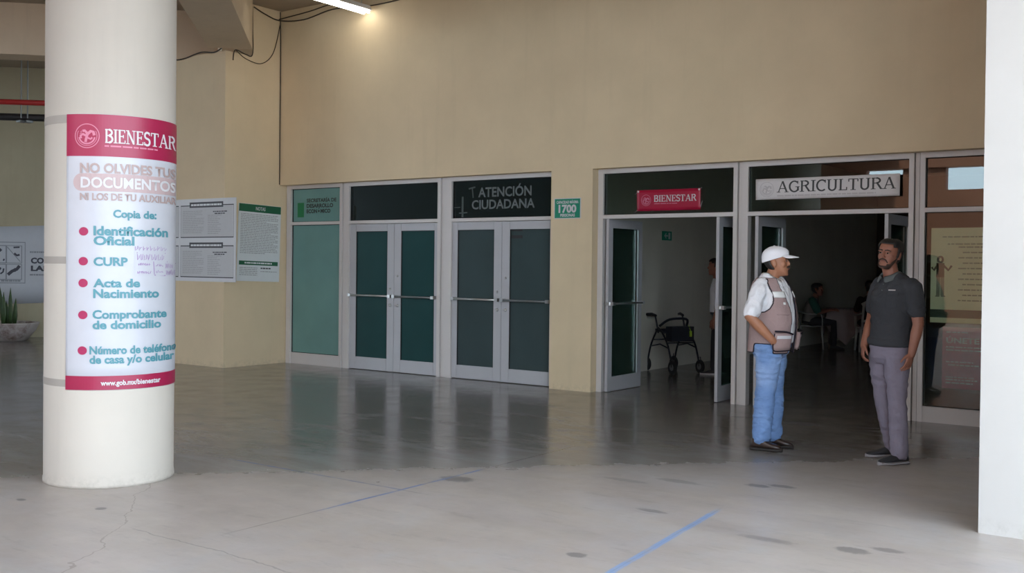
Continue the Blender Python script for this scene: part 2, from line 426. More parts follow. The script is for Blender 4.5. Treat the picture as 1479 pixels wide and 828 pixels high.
# beams: pier to column, along the pier line, along the column line
bw = 0.30
pb_s = cs
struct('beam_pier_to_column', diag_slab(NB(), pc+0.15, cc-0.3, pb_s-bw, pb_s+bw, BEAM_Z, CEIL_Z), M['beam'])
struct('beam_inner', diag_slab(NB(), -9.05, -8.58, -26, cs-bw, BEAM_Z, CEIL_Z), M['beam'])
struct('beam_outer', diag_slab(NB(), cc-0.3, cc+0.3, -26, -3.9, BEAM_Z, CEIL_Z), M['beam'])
# facade: one wall with openings (wall band above the doors, pier between the two entrances, stub at right)
FY = -0.12
bm = NB()
bx(bm, PIER_X-0.3, 2.0, FY, 0.16, 2.66, CEIL_Z)
bx(bm, -7.05, -6.46, FY, 0.16, 0, 2.66)
struct('wall_facade', bm, M['wall'], bevel=0.006)
struct('wall_pier', box(-14.2, PIER_X, PIER_Y, 0.3, 0, BEAM_Z), M['wall'], bevel=0.012)
struct('wall_pier_head', box(-12.6, PIER_X-0.001, -0.66, 0.28, BEAM_Z, CEIL_Z), M['wall'])
struct('wall_right', box(-1.294, 1.4, -4.308, -0.121, 0, 8.0), M['white_wall'], bevel=0.01)
# the far hall at left: diagonal wall with a dado
e45 = Vector((R45, R45, 0)); n45 = Vector((R45, -R45, 0))
wc = (-19.6-0.164)*R45
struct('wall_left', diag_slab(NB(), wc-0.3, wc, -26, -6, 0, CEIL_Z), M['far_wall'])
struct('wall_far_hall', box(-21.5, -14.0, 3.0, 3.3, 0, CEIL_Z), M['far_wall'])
# lobby behind the entrances and the office behind the left doors
struct('wall_lobby_left', box(-7.34, -7.20, 0.16, 13.6, 0, 3.6), M['lobby_wall'])
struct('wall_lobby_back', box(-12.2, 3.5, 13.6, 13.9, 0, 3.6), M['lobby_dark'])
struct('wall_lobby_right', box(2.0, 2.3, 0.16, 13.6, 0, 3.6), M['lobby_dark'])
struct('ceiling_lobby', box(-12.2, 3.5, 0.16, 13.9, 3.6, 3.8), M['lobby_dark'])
struct('wall_office_back', box(-12.0, -7.34, 4.2, 4.4, 0, 3.6), M['lobby_wall'])
struct('wall_office_left', box(-12.2, -12.0, 0.3, 4.4, 0, 3.6), M['lobby_wall'])
# the building across the courtyard, seen only in the panes: red-brown wall with an open band of sky
bm = NB()
bx(bm, -30, 3.0, -20.6, -20.3, 0, 3.78)
bx(bm, -30, -9.55, -20.6, -20.3, 3.78, 4.5); bx(bm, -8.5, -7.32, -20.6, -20.3, 3.78, 4.5); bx(bm, -3.0, 3.0, -20.6, -20.3, 3.78, 4.5)
bx(bm, -30, 3.0, -20.6, -20.2, 4.42, 5.6)
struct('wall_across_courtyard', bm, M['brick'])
struct('wall_across_dark', box(-31, -12.0, -20.3, -20.0, 0, CEIL_Z), M['dark_render'])  # dark wall added out of view to darken what the left panes reflect

# round column
bm = NB(); prof = [(COLR+0.004, 0.0), (COLR+0.004, 0.02), (COLR, 0.05), (COLR, BEAM_Z+0.02)]
lathe(bm, prof, 96, (COLC.x, COLC.y, 0), cap=True)
column = struct('column', bm, M['column'], smooth=True)
for p in column.data.polygons: p.use_smooth = abs(p.normal.z) < 0.5

# ------------------------------------------------------------------ DOORS AND WINDOWS
Z_TR0, Z_TR1, Z_TOP, Z_HEAD = 2.070, 2.114, 2.606, 2.66
F0, F1 = 0.0, 0.10                                      # frame depth
def frame_bay(name, x0, x1, gx0, gx1, kick=0.0, transom_mat=None, low_mat=None, alu=None):
    """outer aluminium frame with a transom light; gx0..gx1 is the clear opening"""
    alu = alu or M['alu']
    bm = NB()
    bx(bm, x0, gx0, F0, F1, 0, Z_HEAD); bx(bm, gx1, x1, F0, F1, 0, Z_HEAD)
    bx(bm, gx0, gx1, F0, F1, Z_TOP, Z_HEAD); bx(bm, gx0, gx1, F0, F1, Z_TR0, Z_TR1)
    if kick: bx(bm, gx0, gx1, F0+0.01, F1-0.02, 0, kick)
    fr = struct(name, bm, alu, bevel=0.004)
    obj('transom_pane', box(gx0, gx1, 0.045, 0.051, Z_TR1, Z_TOP), transom_mat, fr)
    if low_mat: obj('glass_pane', box(gx0, gx1, 0.045, 0.051, kick, Z_TR0), low_mat, fr)
    # dark glazing beads just inside the frame
    bm = NB(); t = 0.007
    for za, zb in ([(Z_TR1, Z_TOP)] + ([(kick, Z_TR0)] if low_mat else [])):
        bx(bm, gx0, gx0+t, 0.03, 0.044, za, zb); bx(bm, gx1-t, gx1, 0.03, 0.044, za, zb)
        bx(bm, gx0+t, gx1-t, 0.03, 0.044, zb-t, zb); bx(bm, gx0+t, gx1-t, 0.03, 0.044, za, za+t)
    obj('glazing_bead', bm, M['gap'], fr)
    return fr
def leaf_mesh(w, s0, s1, z0=0.008, z1=Z_TR0-0.006, gz0=0.18, gz1=1.962, th=0.042):
    bm = NB()
    bx(bm, 0, s0, 0, th, z0, z1); bx(bm, w-s1, w, 0, th, z0, z1)
    bx(bm, s0, w-s1, 0, th, gz1, z1); bx(bm, s0, w-s1, 0, th, z0, gz0)
    return bm
def closed_leaf(parent, x0, x1, gx0, gx1, pane, hand):
    """a shut leaf hung in its frame: stiles and rails, pane, push bar, lock"""
    y = 0.022
    bm = leaf_mesh(x1-x0, gx0-x0, x1-gx1)
    bmesh.ops.translate(bm, verts=bm.verts, vec=(x0, y, 0))
    lf = obj('door_leaf', bm, M['alu_door'], parent, bevel=0.004)
    obj('glass_pane', box(gx0-0.005, gx1+0.005, y+0.018, y+0.024, 0.176, 1.966), pane, lf)
    bm = NB(); t = 0.007
    bx(bm, gx0, gx0+t, y+0.004, y+0.017, 0.18, 1.962); bx(bm, gx1-t, gx1, y+0.004, y+0.017, 0.18, 1.962)
    bx(bm, gx0+t, gx1-t, y+0.004, y+0.017, 1.955, 1.962)
    obj('glazing_bead', bm, M['gap'], lf)
    pb = NB(); zb = 1.056
    xa, xb = (x0+0.03, x1-0.02) if hand < 0 else (x0+0.02, x1-0.03)
    rod(pb, (xa, y-0.055, zb), (xb, y-0.055, zb), 0.013, 12)
    p = obj('push_bar', pb, M['steel'] if hand < 0 else M['bar_dark'], lf, smooth=True)
    for xq in (xa+0.02, xb-0.02):
        m = NB(); bx(m, xq-0.025, xq+0.025, y-0.068, y, zb-0.02, zb+0.02)
        obj('bar_bracket', m, M['steel'], p, bevel=0.004)
    xl = gx1+0.06 if hand < 0 else gx0-0.06
    m = NB(); tube(m, [(xl, y, 0.93), (xl, y-0.014, 0.93)], [0.022, 0.019], 16); obj('lock_cylinder', m, M['steel'], lf, smooth=True)
    m = NB(); tube(m, [(xl, y, 1.16 if hand < 0 else 1.34), (xl, y-0.02, 1.16 if hand < 0 else 1.34)], [0.016, 0.012], 16); obj('door_knob', m, M['steel'], lf, smooth=True)
    return lf
def open_leaf(parent, hx, w, ang, pane, far_handle):
    """a leaf swung into the lobby about its pivot at (hx, 0)"""
    Mx = Matrix.Translation((hx, 0.0, 0)) @ Matrix.Rotation(ang, 4, 'Z')
    bm = leaf_mesh(w, 0.10, 0.10, th=0.036)
    bm.transform(Mx)
    lf = obj('door_leaf', bm, M['alu_door'], parent, bevel=0.004)
    bm = box(0.095, w-0.095, 0.015, 0.021, 0.176, 1.966); bm.transform(Mx); obj('glass_pane', bm, pane, lf)
    pb = NB(); rod(pb, (0.02, -0.05, 1.056), (w-0.03, -0.05, 1.056), 0.012, 12); pb.transform(Mx)
    p = obj('push_bar', pb, M['bar_dark'], lf, smooth=True)
    for q in (0.04, w-0.05):
        m = NB(); bx(m, q-0.025, q+0.025, -0.062, 0.0, 1.036, 1.076); m.transform(Mx); obj('bar_bracket', m, M['steel'], p, bevel=0.004)
    m = NB(); bx(m, -0.004, 0.05, -0.014, 0.05, 1.04, 1.075); m.transform(Mx); obj('pivot_latch', m, M['steel'], lf, bevel=0.003)
    m = NB(); bx(m, w-0.115, w-0.098, -0.010, 0.0, 0.2, 1.95); m.transform(Mx); obj('edge_bead', m, M['steel'], lf)
    return lf
# left bay: fixed sidelight
win1 = frame_bay('window_1', -11.905, -10.745, -11.81, -10.79, kick=0.165, transom_mat=M['glass_film'], low_mat=M['glass_film'])
# two closed double doors
d1 = frame_bay('door_1', -10.70, -8.905, -10.60, -8.955, transom_mat=M['glass_dark'])
closed_leaf(d1, -10.598, -9.748, -10.475, -9.876, M['glass_teal'], -1)
closed_leaf(d1, -9.744, -8.957, -9.619, -9.022, M['glass_teal'], 1)
d2 = frame_bay('door_2', -8.80, -7.052, -8.713, -7.10, transom_mat=M['glass_dark'])
closed_leaf(d2, -8.711, -7.897, -8.622, -8.022, M['glass_grey'], -1)
closed_leaf(d2, -7.893, -7.102, -7.77, -7.156, M['glass_grey'], 1)
for z0, z1 in ((1.935, 1.962), (1.845, 1.885)):
    tag(obj('dark_strip', box(-7.755, -7.585, 0.036, 0.0395, z0, z1), M['black'], d2))  # flat black strips added on the pane for dark things inside
# two open double doors
d3 = frame_bay('door_3', -6.455, -4.678, -6.385, -4.726, transom_mat=M['glass_clear'])
open_leaf(d3, -6.30, 0.82, math.radians(90), M['glass_leaf'], True)
open_leaf(d3, -4.885, 0.80, math.radians(90), M['glass_leaf'], False)
d4 = frame_bay('door_4', -4.625, -2.813, -4.553, -2.861, transom_mat=M['glass_clear'])
open_leaf(d4, -4.43, 0.80, math.radians(90), M['glass_leaf'], True)
open_leaf(d4, -3.055, 0.80, math.radians(90), M['glass_leaf'], False)
# fixed window at right
win2 = frame_bay('window_2', -2.755, -1.30, -2.706, -1.345, kick=0.155, transom_mat=M['glass_clear'], low_mat=M['glass_right'])
# mullion posts between the frames
for i, (a, b) in enumerate(((-10.745, -10.70), (-8.905, -8.80), (-4.678, -4.625), (-2.813, -2.755))):
    struct('trim_%d' % (i+1), box(a+0.010, b-0.010, 0.022, 0.09, 0, Z_HEAD), M['alu'], bevel=0.003)

# ------------------------------------------------------------------ LETTERING
_cap = None
def text_mesh(s, bold=0.0):
    global _cap
    cu = bpy.data.curves.new('t', 'FONT'); cu.body = s; cu.size = 1.0; cu.offset = bold; cu.resolution_u = 3
    o = bpy.data.objects.new('t', cu); COL.objects.link(o)
    me = bpy.data.meshes.new_from_object(o.evaluated_get(bpy.context.evaluated_depsgraph_get()))
    bpy.data.objects.remove(o); bpy.data.curves.remove(cu)
    return me
def cap_height():
    global _cap
    if _cap is None:
        me = text_mesh('H'); _cap = max(v.co.y for v in me.vertices); bpy.data.meshes.remove(me)
    return _cap
def write(name, s, place, u0, u1, v0, v1, mat, parent, bold=0.02, off=0.0015):
    """letters filling u0..u1, standing on the line v0 with capitals up to v1"""
    me = text_mesh(s, bold); cap_height()
    xs = [v.co.x for v in me.vertices]; a, b = min(xs), max(xs)
    for v in me.vertices:
        v.co = place(u0+(v.co.x-a)/(b-a)*(u1-u0), v0+v.co.y/_cap*(v1-v0), off)
    me.name = name
    return link(name, me, mat, parent)
def strip(bm, pts, wd, place, off, closed=False):
    """flat ribbon of width wd along 2-D pts"""
    n = len(pts); L, Rr = [], []
    for i in range(n):
        if closed: a, b = pts[i-1], pts[(i+1) % n]
        else: a, b = pts[max(0, i-1)], pts[min(n-1, i+1)]
        dx, dy = b[0]-a[0], b[1]-a[1]; l = math.hypot(dx, dy) or 1
        nx, ny = -dy/l*wd/2, dx/l*wd/2
        L.append(bm.verts.new(place(pts[i][0]+nx, pts[i][1]+ny, off))); Rr.append(bm.verts.new(place(pts[i][0]-nx, pts[i][1]-ny, off)))
    for i in range(n if closed else n-1):
        j = (i+1) % n
        bm.faces.new((L[i], L[j], Rr[j], Rr[i]))
def patch(bm, u0, u1, v0, v1, place, off, nu=1, nv=1):
    g = [[bm.verts.new(place(u0+(u1-u0)*i/nu, v0+(v1-v0)*j/nv, off)) for i in range(nu+1)] for j in range(nv+1)]
    for j in range(nv):
        for i in range(nu): bm.faces.new((g[j][i], g[j][i+1], g[j+1][i+1], g[j+1][i]))
def arc(cx, cy, rx, ry, a0, a1, n=10):
    return [(cx+rx*math.cos(math.radians(a0+(a1-a0)*i/n)), cy+ry*math.sin(math.radians(a0+(a1-a0)*i/n))) for i in range(n+1)]
# slab-serif capitals: (width, thick strokes, thin strokes, serif bars (x centre, y, half-length))
GLY = {
 'B': (0.72, [[(.16, 0), (.16, 1)], arc(.36, .76, .24, .20, -90, 90), arc(.36, .28, .28, .24, -90, 90)], [[(.05, .96), (.38, .96)], [(.1, .54), (.38, .54)], [(.05, .04), (.38, .04)]], []),
 'I': (0.36, [[(.18, 0), (.18, 1)]], [], [(.18, .97, .17), (.18, .03, .17)]),
 'E': (0.66, [[(.16, 0), (.16, 1)]], [[(.04, .96), (.58, .96)], [(.1, .52), (.46, .52)], [(.04, .04), (.6, .04)], [(.57, .98), (.57, .78)], [(.6, .02), (.6, .24)], [(.46, .4), (.46, .64)]], []),
 'N': (0.84, [[(.17, .98), (.67, .02)]], [[(.17, 0), (.17, 1)], [(.68, 0), (.68, 1)]], [(.15, .97, .13), (.17, .03, .15), (.68, .97, .15)]),
 'S': (0.60, [arc(.30, .74, .2, .22, 40, 270, 14)+arc(.30, .27, .22, .24, 90, -140, 14)], [[(.49, .98), (.49, .76)], [(.08, .02), (.08, .26)]], []),
 'T': (0.72, [[(.36, 0), (.36, 1)]], [[(.05, .96), (.67, .96)], [(.06, .98), (.06, .74)], [(.66, .98), (.66, .74)]], [(.36, .03, .18)]),
 'A': (0.84, [[(.42, 1), (.72, .02)]], [[(.42, 1), (.13, .02)], [(.24, .34), (.6, .34)]], [(.13, .03, .13), (.71, .03, .15)]),
 'R': (0.78, [[(.16, 0), (.16, 1)], arc(.36, .75, .24, .21, -90, 90), [(.42, .52), (.68, .03)]], [[(.04, .96), (.38, .96)], [(.1, .53), (.4, .53)]], [(.16, .03, .16), (.7, .03, .1)]),
 'G': (0.80, [arc(.42, .5, .33, .47, 48, 322, 18)], [[(.66, .99), (.66, .72)]], [(.64, .46, .15)]),
 'C': (0.74, [arc(.42, .5, .33, .47, 48, 312, 18)], [[(.66, .99), (.66, .72)]], []),
 'U': (0.80, [[(.17, 1), (.17, .32)]+arc(.40, .30, .23, .27, 180, 360, 12)+[(.63, .4), (.63, 1)]], [], [(.17, .97, .15), (.63, .97, .15)]),
 'L': (0.64, [[(.17, 0), (.17, 1)]], [[(.04, .04), (.58, .04)], [(.57, .02), (.57, .28)]], [(.17, .97, .15)]),
}
GLY['G'][1].append([(.68, .46), (.68, .12)])
def write_serif(name, s, place, u0, u1, v0, v1, mat, parent, thick=0.15, thin=0.075, off=0.0015):
    tot = sum(GLY[c][0] for c in s); bm = NB(); h = v1-v0; x = 0.0; kx = (u1-u0)/(tot*h)
    asp = kx
    for c in s:
        wd, tk, tn, sf = GLY[c]
        pl = lambda u, v, o, x=x: place(u0+(x+u)*h*kx, v0+v*h, o)
        for p in tk: strip(bm, p, thick, pl, off)
        for p in tn: strip(bm, p, thin, pl, off)
        for cx, y, hl in sf: patch(bm, cx-hl, cx+hl, y-0.03, y+0.03, pl, off)
        x += wd
    return obj(name, bm, mat, parent)
def emblem(name, cu, cv, r, place, mat, parent, off=0.0015):
    """round national crest: ring, eagle-and-cactus shape in the middle, wreath below"""
    bm = NB()
    P = lambda u, v, o: place(cu+u*r, cv+v*r, o)
    strip(bm, arc(0, 0, .95, .95, 0, 350, 35), .07, P, off, True)
    strip(bm, arc(0, 0, .78, .78, 150, 390, 26), .05, P, off)
    strip(bm, arc(0, 0, .62, .62, 190, 350, 18), .12, P, off)                       # wreath
    strip(bm, [(-.1, -.5), (-.05, -.2), (.02, 0), (.0, .25), (-.18, .42), (-.34, .38)], .2, P, off)   # body, neck, head
    strip(bm, [(.02, .1), (.3, .38), (.5, .32), (.58, .05)], .22, P, off)            # wing
    strip(bm, [(-.02, 0), (-.32, .14), (-.5, .0), (-.46, -.2)], .18, P, off)
    strip(bm, [(.05, -.15), (.3, -.25), (.42, -.12)], .14, P, off)
    strip(bm, [(-.38, .4), (-.5, .3), (-.42, .22), (-.56, .14)], .05, P, off)        # snake
    return obj(name, bm, mat, parent)
def text_lines(name, rows, place, mat, parent, h=0.009, off=0.0015, seed=1):
    """rows of print too small to read: (u0, u1, v)"""
    rnd = random.Random(seed); bm = NB()
    for u0, u1, v in rows:
        u = u0
        while u < u1-0.004:
            w_ = min(rnd.uniform(0.02, 0.075), u1-u)
            patch(bm, u, u+w_, v, v+h, place, off); u += w_+0.008
    return tag(obj(name, bm, mat, parent), kind='stuff')
def planar(O, U, N):
    O, U, N = Vector(O), Vector(U).normalized(), Vector(N).normalized()
    return lambda u, v, off: O + U*u + Vector((0, 0, v)) + N*off
FAC = lambda y: planar((0, y, 0), (1, 0, 0), (0, -1, 0))

# ---- big poster wrapped round the column
VD = (CAM-COLC); VANG = math.atan2(VD.y, VD.x)
# arc length u is measured along the surface from the point that faces the courtyard corner; + is to the right seen from outside
POSTER_R = COLR+0.003
def on_col(u, v, off):
    a = VANG + u/POSTER_R
    r = POSTER_R+off
    return Vector((COLC.x+r*math.cos(a), COLC.y+r*math.sin(a), v))
def U_(x, y):                                            # surveyed positions on the poster -> arc length
    c = 161.5-0.0066*y
    return POSTER_R*math.asin(max(-0.999, min(0.999, (x-c)/91.7)))
def V_(y, x=150):
    ph = (x-160)/91.7; sc = 1500/ (1500*1.5/ (688.5-377.0) - COLR*math.sqrt(max(0, 1-ph*ph))*0.96)
    return 1.5+(377.2+0.0108*(x-160)-y)/sc
def on_px(x, v, off): return on_col(U_(x, 377-(v-1.5)*219), v, off)
pu0, pu1 = U_(100.5, 350), POSTER_R*math.radians(86)
pv0, pv1 = 0.65, 2.463
bm = NB(); patch(bm, pu0, pu1, pv0, pv1, on_col, 0.0, 48, 12)
poster = modified(bm, 'wrapped_poster', M['poster_white'], None, solid=0.0025, offset=0.0)
tag(poster, 'tall white and maroon paper poster wrapped round the pale round column', 'poster')
def pband(name, v0, v1, u0=pu0, u1=pu1, mat=M['maroon'], off=0.0022):
    bm = NB(); patch(bm, u0, u1, v0, v1, on_col, off, 48, 1); return obj(name, bm, mat, poster)
pband('header_band', V_(226), pv1-0.002); pband('footer_band', pv0+0.002, V_(543.5))
emblem('crest', U_(128, 197), V_(197), 0.082, on_col, M['pink_ink'], poster, 0.004)
write_serif('headline_lettering', 'BIENESTAR', on_px, 151, 249.0, V_(206.5), V_(186.5), M['white_ink'], poster, off=0.0055)
def ptext(name, s, x0, x1, y0, y1, mat, bold=0.035):
    return write(name, s, on_px, x0, x1, V_(y1), V_(y0), mat, poster, bold, 0.006)
text_lines('subtitle_print', [(U_(151, 210), U_(222, 210), V_(212))], on_col, M['pink_ink'], poster, 0.010, 0.004)
ptext('lettering', 'NO OLVIDES TUS', 119, 248.3, 236.5, 249.5, M['tan_ink'])
bm = NB()
pa, pb_, pvm, phh = U_(121, 263), U_(249.5, 263), V_(263.5), 0.058
pts_pill = [(pa-phh*math.cos(t), pvm+phh*math.sin(t)) for t in [PI/2-PI*i/12 for i in range(13)]]
c0 = bm.verts.new(on_col(pa, pvm, 0.003)); vv = [bm.verts.new(on_col(u, v, 0.003)) for u, v in pts_pill]
for i in range(12): bm.faces.new((c0, vv[i], vv[i+1]))
patch(bm, pa, pb_, pvm-phh, pvm+phh, on_col, 0.003, 24, 1)
obj('title_pill', bm, M['tan_light'], poster)
ptext('lettering', 'DOCUMENTOS', 120, 248.3, 256.5, 271, M['white_ink'], 0.028)
ptext('lettering', 'NI LOS DE TU AUXILIAR', 119, 249.5, 279.5, 289, M['tan_ink'])
ptext('lettering', 'Copia de:', 162, 220, 303, 313.5, M['teal_ink'])
ptext('lettering', 'Identificación', 136.5, 236.5, 327, 339.5, M['teal_ink'])
ptext('lettering', 'Oficial', 136.5, 190, 341.5, 353.5, M['teal_ink'])
ptext('lettering', 'CURP', 136.5, 181, 372, 383.5, M['teal_ink'])
ptext('lettering', 'Acta de', 136, 197.5, 403, 414.5, M['teal_ink'])
ptext('lettering', 'Nacimiento', 136, 223.5, 418, 430, M['teal_ink'])
ptext('lettering', 'Comprobante', 135, 234.5, 448.5, 460, M['teal_ink'])
ptext('lettering', 'de domicilio', 135, 226.5, 463.5, 475, M['teal_ink'])
ptext('lettering', 'Número de teléfono', 131, 249.6, 500.5, 511.5, M['teal_ink'])
ptext('lettering', 'de casa y/o celular', 131, 246, 514, 525, M['teal_ink'])
ptext('web_address', 'www.gob.mx/bienestar', 145.5, 225.5, 550, 557, M['white_ink'], 0.03)
for y, x in ((334.5, 123.5), (377.5, 123), (409, 122.7), (455, 122.3), (506.5, 121.5)):
    bm = NB(); cu_, cv_ = U_(x, y), V_(y)
    c0 = bm.verts.new(on_col(cu_, cv_, 0.004)); rg = [bm.verts.new(on_col(cu_+0.031*math.cos(t*PI/12), cv_+0.028*math.sin(t*PI/12), 0.004)) for t in range(24)]
    for i in range(24): bm.faces.new((c0, rg[i], rg[(i+1) % 24]))
    obj('bullet_dot', bm, M['bullet'], poster)
# taped paper with handwriting
bm = NB(); patch(bm, U_(190, 375), U_(249, 375), V_(398), V_(350), on_col, 0.0035, 16, 1)
note = obj('handwritten_note', bm, M['poster_white'], poster)
bm = NB(); rnd = random.Random(3)
for y0, y1, xa, xb, n in ((354, 361, 191, 236, 9), (366, 375, 193, 232, 8), (379, 383, 195, 212, 7), (391, 395, 194, 213, 8), (381, 384, 219, 230, 5), (391, 393, 219, 230, 5), (379, 387, 233, 245, 5), (389, 397, 234, 248, 7)):
    for i in range(n):
        x = xa+(xb-xa)*i/n; wd = (xb-xa)/n*0.7
        p = [(U_(x+wd*rnd.uniform(0, .3), y0), V_(y0+rnd.uniform(0, 2))), (U_(x+wd*rnd.uniform(0, .4), y0), V_(y1)), (U_(x+wd*rnd.uniform(.5, 1), y0), V_(y1-rnd.uniform(0, 4))), (U_(x+wd, y0), V_(y0+rnd.uniform(0, 4)))]
        strip(bm, p, 0.0045, on_col, 0.005)
for p in ([(193, 364.5), (233, 364.5)], [(216, 377), (217, 396)], [(217, 397), (233, 398)], [(235, 377), (249, 379.5)]):
    strip(bm, [(U_(x, y), V_(y)) for x, y in p], 0.006, on_col, 0.005)
obj('pen_scribble', bm, M['purple_ink'], note)
# bands of adhesive tape round the column behind the poster
for z0, z1 in ((V_(178), V_(166)), (V_(381.5), V_(371)), (V_(560), V_(549.5))):
    bm = NB(); patch(bm, pu1+0.01, pu0-0.004+2*PI*POSTER_R, z0, z1, lambda u, v, o: on_col(u, v, -0.0018), 0.0, 60, 1)
    tp = modified(bm, 'tape_band', M['tape'], None, solid=0.0004, offset=0.0, smooth=False)
    zz = (z0+z1)/2
    tag(tp, {0: 'grey tape band round the column under the top edge of the poster', 1: 'grey tape band round the column at the middle of the poster', 2: 'grey tape band round the column at the maroon foot of the poster'}[0 if zz > 2 else 1 if zz > 1.2 else 2], 'tape', 'tape bands round the column')

# ---- notice boards on the pier
def board_front():
    pl = planar((0, PIER_Y-0.012, 0), (1, 0, 0), (0, -1, 0))
    u0, u1, v0, v1 = -14.05, -11.665, 1.222, 2.415
    b = obj('notice_board', box(u0, u1, PIER_Y-0.012, PIER_Y-0.003, v0, v1), M['board'])
    tag(b, 'wide grey notice board with four black framed printed panels on the corner pier', 'notice board')
    for (x0, x1) in ((-14.0, -12.955), (-12.90, -11.715)):
        for (z0, z1) in ((1.86, 2.318), (1.285, 1.735)):
            bm = NB(); P = pl
            strip(bm, [(x0, z0), (x1, z0), (x1, z1), (x0, z1)], 0.016, P, 0.001, True)
            fr = obj('printed_panel', bm, M['board_black'], b)
            bm = NB(); patch(bm, x0+.012, x1-.012, z0+.012, z1-.012, P, 0.0006); obj('panel_ground', bm, flat_cache('panel_paper', (0.50, 0.50, 0.505)), fr)
            w_ = x1-x0
            bm = NB(); patch(bm, x0+w_*0.17, x0+w_*0.81, z1-0.03, z1+0.05, P, 0.0016); hd = obj('title_strip', bm, M['board_black'], fr)
            text_lines('title_print', [(x0+w_*.2, x0+w_*.78, z1-0.004)], P, M['paper'], hd, 0.026, 0.0024, 5)
            rows = [(x0+w_*.04, x0+w_*rr, z1-0.085-0.026*i) for i, rr in enumerate((.42, .40, .42, .30, .45, .44, .46, .45, .33, .45, .44, .43, .40))]
            rows += [(x0+w_*.52, x0+w_*rr, z1-0.15-0.026*i) for i, rr in enumerate((.78, .70, .76, .72, .74, .77, .70, .75, .77, .76, .72))]
            text_lines('small_print', rows, P, M['board_text'], fr, 0.011, 0.0014, 11)
            text_lines('bold_print', [(x0+w_*.62, x0+w_*.88, z1-0.10), (x0+w_*.65, x0+w_*.84, z1-0.128)], P, M['board_black'], fr, 0.016, 0.0016, 4)
_fc = {}
def flat_cache(n, c):
    if n not in _fc: _fc[n] = flat(n, c)
    return _fc[n]
board_front()
def board_side():
    X = PIER_X+0.014
    pl = planar((X, 0, 0), (0, 1, 0), (1, 0, 0))
    y0, y1, z0, z1 = -0.955, -0.165, 1.212, 2.335
    b = obj('notes_sheet', box(PIER_X+0.003, X, y0, y1, z0, z1), M['paper'])
    b.rotation_euler = (math.radians(-1.6), 0, 0)
    tag(b, 'white printed sheet with a dark green heading strip on the side of the pier', 'notice sheet')
    bm = NB(); patch(bm, y0+.004, y1-.004, z1-.115, z1-.004, pl, 0.001); hb = obj('heading_strip', bm, M['green_ink'], b)
    write('heading_lettering', 'NOTAS', pl, -0.645, -0.465, z1-.085, z1-.036, M['white_ink'], hb, 0.03, 0.002)
    bm = NB(); patch(bm, y0+.03, y1-.035, z0+.235, z0+.295, pl, 0.001); fb = obj('footer_strip', bm, M['green_ink'], b)
    text_lines('footer_print', [(y0+.13, y1-.15, z0+.255)], pl, M['paper'], fb, 0.022, 0.002, 8)
    rows = [(y0+.04, y0+rr, z1-0.155-0.0245*i) for i, rr in enumerate((.74, .70, .74, .73, .52, .74, .72, .74, .74, .73, .74, .6, .74, .74, .7, .74, .74, .66, .74, .74, .7, .74, .74, .5))]
    rows += [(y0+.04, y0+.37, z0+.19-.026*i) for i in range(5)] + [(y0+.43, y0+.74, z0+.14)]
    text_lines('small_print', rows, pl, M['board_text'], b, 0.011, 0.0012, 21)
    text_lines('bold_print', [(y0+.43, y0+.62, z0+.185)], pl, M['board_black'], b, 0.018, 0.0014, 3)
board_side()

# ---- 1700 capacity sign on the wall between the entrances
PW = FAC(FY-0.006)
sg = obj('capacity_sign', box(-7.000, -6.618, FY-0.006, FY-0.001, 2.073, 2.322), M['white_ink'], bevel=0.002)
tag(sg, 'small green and white 1700 capacity sign on the wall between the entrances', 'sign')
bm = NB(); patch(bm, -6.990, -6.628, 2.083, 2.312, PW, 0.001); obj('green_field', bm, M['sign_green'], sg)
write('lettering', 'CAPACIDAD MÁXIMA', PW, -6.965, -6.65, 2.257, 2.288, M['white_ink'], sg, 0.04, 0.002)
write('number_lettering', '1700', PW, -6.935, -6.68, 2.150, 2.236, M['white_ink'], sg, 0.045, 0.002)
write('lettering', 'PERSONAS', PW, -6.91, -6.70, 2.099, 2.131, M['white_ink'], sg, 0.04, 0.002)

# ---- banners tied in the transoms
def hung_banner(name, x0, x1, z0, z1, y, mat, label):
    bm = NB(); n = 24
    def P(u, v, off):
        return Vector((u, y - off + 0.004*math.sin(u*9)+0.003*math.sin(v*23+u*3), v))
    patch(bm, x0, x1, z0, z1, P, 0.0, n, 6)
    b = modified(bm, name, mat, None, solid=0.003, offset=0.0)
    tag(b, label, 'banner')
    return b, P
bn, PB = hung_banner('banner_sign', -5.925, -5.112, 2.150, 2.392, -0.006, M['maroon_sign'], 'small maroon banner with white lettering tied in the transom over the walker')
emblem('crest', -5.800, 2.272, 0.066, PB, M['pink_ink'], bn, 0.004)
write_serif('banner_lettering', 'BIENESTAR', PB, -5.700, -5.162, 2.252, 2.326, M['white_ink'], bn, off=0.0045)
text_lines('small_print', [(-5.695, -5.40, 2.226)], PB, M['pink_ink'], bn, 0.008, 0.0045, 2)
for x, z in ((-5.905, 2.375), (-5.132, 2.378)):
    m = NB(); tube(m, [(x, -0.012, z), (x, -0.007, z)], [0.012, 0.012], 12); obj('eyelet', m, M['white_ink'], bn)
for a, b_ in (((-5.905, -0.011, 2.375), (-5.955, 0.0, 2.345)), ((-5.132, -0.011, 2.378), (-5.100, 0.0, 2.400)), ((-5.915, -0.008, 2.16), (-5.955, 0.0, 2.135)), ((-5.118, -0.008, 2.16), (-5.095, 0.0, 2.25))):
    m = NB(); rod(m, a, b_, 0.0025, 6); obj('tie_string', m, M['white_ink'], bn)
an, PA = hung_banner('banner_sign', -4.462, -2.946, 2.240, 2.462, -0.006, M['sign_white'], 'long white banner with dark serif lettering across the right transom')
emblem('crest', -4.335, 2.348, 0.082, PA, M['pale_ink'], an, 0.004)
